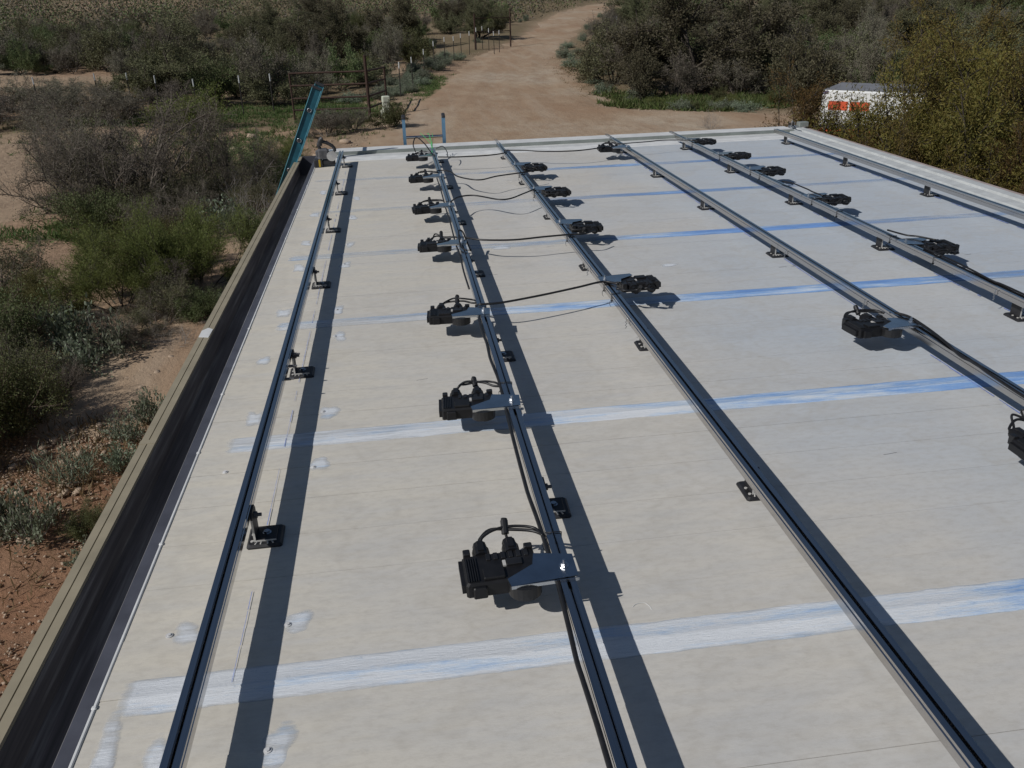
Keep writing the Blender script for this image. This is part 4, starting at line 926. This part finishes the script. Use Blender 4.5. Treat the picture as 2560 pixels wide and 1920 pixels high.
for k, (x, y, s, lab) in enumerate([(-4.9, 27.2, .34, 'larger pale boulder left of the ladder beyond the thicket'), (-4.8, 30.5, .36, 'pale boulder above the larger one, near the post row'), (-1.6, 27.9, .22, 'flat pale rock below the pipe gate'), (-2.2, 25.4, .25, 'pale rock on the bare bank left of the ladder'),
        (13.2, 24.6, .30, 'white rock seen through the tree near the roof corner'), (13.9, 23.6, .26, 'second white rock seen through the bronze tree'), (13.0, 22.2, .25, 'white rock beyond the middle of the right kerb')]):
    o = link('boulder', SMESH[(k + 2) % 6]); o.location = (x, y, gz(x, y) + s * .15); o.scale = (s, s * .9, s * .8); o.rotation_euler = (0, 0, k * 1.3); tag(o, lab, 'rock')
def gravel(n, fn, smin, smax, name, label, seed):
    rng = np.random.default_rng(seed); q = fn(rng, n); s = rng.uniform(smin, smax, len(q)); a = rng.uniform(0, 6.28, len(q)); Vs = []; Fs = []; z = ground(q[:, 0], q[:, 1])
    o8 = np.array([(1, 0, 0), (0, 1, 0), (-1, 0, 0), (0, -1, 0), (0, 0, .6), (0, 0, -.6)]); f8 = np.array([(0, 1, 4), (1, 2, 4), (2, 3, 4), (3, 0, 4), (1, 0, 5), (2, 1, 5), (3, 2, 5), (0, 3, 5)])
    sh = o8[None] * rng.uniform(.6, 1.3, (len(q), 6, 1)); ca_, sa_ = np.cos(a)[:, None], np.sin(a)[:, None]
    V = np.stack([sh[:, :, 0] * ca_ - sh[:, :, 1] * sa_, sh[:, :, 0] * sa_ + sh[:, :, 1] * ca_, sh[:, :, 2]], -1) * s[:, None, None] + np.c_[q, z + s * .2 + .010][:, None, :]
    F = f8[None] + (np.arange(len(q)) * 6)[:, None, None]
    o = link(name, mesh_np(name, V.reshape(-1, 3), F.reshape(-1, 3), M['rock'])); tag(o, label, 'gravel', None, 'stuff')
def rub(rng, n):
    q = np.c_[rng.normal(-3.4, .7, n), rng.uniform(4.6, 13.2, n)]; return q[(q[:, 0] < -1.3) & (rng.random(n) < .12 + 1.1 * vnoise(q[:, 0] * 1.2, q[:, 1] * 1.2, 88) ** 2)]
def yard(rng, n):
    q = np.c_[rng.uniform(-5, 24, n), rng.uniform(20, 70, n)]; d = road_d(q[:, 0], q[:, 1]); return q[(d > -1.5) & (rng.random(n) < np.clip(1.1 - d * .28, .12, 1))]
gravel(9000, yard, .015, .05, 'road_gravel', 'loose stones scattered over the dirt road and its edges', 91)
gravel(15000, rub, .004, .022, 'gravel', 'small loose rubble on the slope beside the gutter', 90)

# ---------------------------------------------------------------- fence posts, gate, pedestal, trailer, odds and ends
def tpost_proto():
    t = empty('fence_post'); MB().box(-.020, .020, -.004, .004, -.2, 1.22).box(-.004, .004, -.024, .0, -.2, 1.22).build('shaft', M['post'], t)
    MB().box(-.021, .021, -.005, .005, 1.22, 1.5).box(-.005, .005, -.025, .001, 1.22, 1.503).build('white_tip', M['white'], t); return t
tp = tpost_proto(); first = True
PR = [(.37, 41.6), (1.05, 45.0), (1.83, 50.1), (2.6, 53.9), (3.45, 57.4), (4.14, 59.1), (4.83, 61.6), (5.51, 63.0), (6.25, 65.7), (6.77, 66.4), (7.14, 65.6), (7.27, 63.4), (7.74, 64.3)]
PL = [(-4.74, 36.5), (-5.94, 36.6), (-7.48, 35.7), (-9.08, 36.6), (-11.0, 39.8), (-12.34, 39.9), (-14.45, 39.05)]
PM = [(1.05, 81.7), (1.92, 85), (-8.25, 84.3), (-6.88, 85.4), (-13, 88.7)]
PF = [(-44, 158.1), (-41.1, 157.2), (-38.4, 156.9), (-35.5, 155.9)]
for L_, lab, grp, sc in ((PR, 'white tipped steel fence post along the left side of the dirt road', 'posts along the road', 1.15), (PL, 'white tipped steel fence post in the row left of the pipe gate', 'posts left of the gate', 1.15),
        (PM, 'white tipped fence post far back in the scrub left of the road', 'posts far back in the scrub', 1.7), (PF, 'dark post in the tan clearing at the top left', 'posts in the tan clearing', 3)):
    for x, y in L_:
        o = tp if first else copy_tree(tp); first = False
        o.location = (x, y, gz(x, y)); o.scale = (sc, sc, 1.0 if L_ is not PF else 1.6); o.rotation_euler = (random.uniform(-.02, .02), random.uniform(-.02, .02), random.uniform(-.4, .4)); tag(o, lab, 'fence post', grp)
        if L_ is PF: o.children[1].data = o.children[1].data.copy() if False else o.children[1].data
g0 = gz(-.92, 34.4)
t = empty('pipe_gate', (-.92, 34.4, g0), 0, 'rusty pipe gate frame with four rails and a tall corner post', 'gate')
MB().cyl((0, 0, -.2), (0, 0, 2.24), .06, 8).build('corner_post', M['rust'], t)
MB().cyl((-2.85, .3, -.2), (-2.85, .3, 1.70), .035, 8).build('end_post', M['rust'], t)
MB().cyl((.65, 4.4, -.2), (.65, 4.4, 1.50), .045, 8).build('back_post', M['rust'], t)
for z, zb in ((.36, .12), (.78, .55), (1.24, 1.02), (1.68, 1.48)):
    MB().cyl((-2.85, .3, z), (0, 0, z), .036, 7).build('rail', M['rust'], t); MB().cyl((0, 0, z), (.65, 4.4, zb), .036, 7).build('rail', M['rust'], t)
t = empty('pipe_gate', (6.2, 65.9, gz(6.2, 65.9)), 0, 'distant rusty pipe frame beside the road bend behind the posts', 'gate')
MB().cyl((0, 0, -.2), (0, 0, 2.4), .06, 7).build('post', M['rust'], t); MB().cyl((2.9, 2.5, -.2), (2.9, 2.5, 2.6), .06, 7).build('post', M['rust'], t)
MB().cyl((0, 0, 2.1), (2.9, 2.5, 2.0), .035, 6).build('rail', M['rust'], t); MB().cyl((0, 0, 1.2), (2.9, 2.5, 1.1), .035, 6).build('rail', M['rust'], t)
t = empty('utility_pedestal', (-.27, 34.0, gz(-.27, 34.0)), .2, 'pale green utility pedestal box behind the round shrub by the gate', 'utility box')
MB().box(-.13, .13, -.11, .11, -.05, .60, .01).build('cabinet', M['pedestal'], t); MB().box(-.145, .145, -.125, .125, .60, .80, .03).build('cap', M['pedestal'], t); MB().box(-.22, -.16, -.06, .06, -.05, .30, .01).build('side_marker', M['pedestal'], t)
t = empty('white_tank', (17.9, 73, gz(17.9, 73) + 1.2), .3, 'small white box glimpsed among bushes right of the road', 'box')
MB().box(-.45, .45, -.3, .3, 0, .55, .05).build('shell', M['white'], t); MB().box(-.4, .4, -.25, .25, -1.3, 0).build('stand', M['post'], t)
# cargo trailer
A = Vector((9.06, 18.05, gz(10.5, 17))); ang = math.atan2(-.69, .72)
t = empty('cargo_trailer', A, ang, 'white and orange cargo trailer half hidden behind the bronze tree', 'trailer')
Lh, Wd, Ht = 3.7, 1.6, 2.10
MB().box(0, Lh, 0, Wd, .45, Ht, .03).build('body', M['white'], t)
MB().add([(.02, .02, Ht), (Lh - .02, .02, Ht), (Lh - .02, Wd - .02, Ht), (.02, Wd - .02, Ht), (.15, Wd / 2, Ht + .08), (Lh - .15, Wd / 2, Ht + .08)], [(0, 1, 5, 4), (1, 2, 5), (2, 3, 4, 5), (3, 0, 4)]).build('roof', M['roof_grey'], t)
for x0 in (.16, .60): MB().box(x0, x0 + .40, -.006, -.001, Ht - .40, Ht - .22).build('orange_panel', M['orange'], t)
MB().box(.02, Lh - .02, -.008, -.001, .47, Ht - .78).build('orange_band', M['orange'], t); MB().box(.02, Lh - .02, -.007, -.001, Ht - .765, Ht - .70).build('dark_stripe', M['dark_graphic'], t)
MB().box(-.008, -.001, .1, Wd - .1, .5, Ht - .5).build('rear_door', M['orange'], t)
MB().box(.03, .13, -.02, 0, Ht - .07, Ht - .02).build('marker_lamp', M['dark_graphic'], t)
for y in (-.02, Wd - .16):
    w = MB().cyl((1.9, y, .33), (1.9, y + .18, .33), .33, 20).build('wheel', M['tyre'], t); MB().cyl((1.9, y - .004, .33), (1.9, y + .184, .33), .18, 14).build('rim', M['white'], w)
MB().box(Lh, Lh + 1.1, Wd / 2 - .05, Wd / 2 + .05, .42, .52).build('tongue', M['post'], t)
for x, y, s, lab in ((12.6, 18.2, 1.0, 'tan sack in the heap beyond the right kerb, nearest'), (13.1, 18.6, .9, 'tan sack in the heap beyond the right kerb, right one'), (12.75, 18.9, .85, 'tan sack at the back of the heap beyond the right kerb')):
    v, f = stone_mesh(int(s * 100)); mb = MB().add(v, [tuple(q) for q in f], True); o = mb.build('sack', M['sack']); o.scale = (.36 * s, .28 * s, .34 * s); o.location = (x, y, gz(x, y) + .12); o.rotation_euler = (0, 0, s * 9); md = o.modifiers.new('s', 'SUBSURF'); md.levels = md.render_levels = 2
    tag(o, lab, 'sack')
t = empty('blue_crate', (12.75, 19.7, gz(12.75, 19.7)), .4, 'blue grey crate beside the sacks beyond the right kerb', 'crate')
MB().box(-.35, .35, -.25, .25, 0, .05).build('bottom', M['bluegrey'], t)
for q in range(3):
    for s in (-1, 1): MB().box(-.35, .35, s * .25 - .012, s * .25 + .012, .08 + q * .17, .21 + q * .17).build('slat', M['bluegrey'], t); MB().box(s * .35 - .012, s * .35 + .012, -.236, .236, .08 + q * .17, .21 + q * .17).build('slat', M['bluegrey'], t)
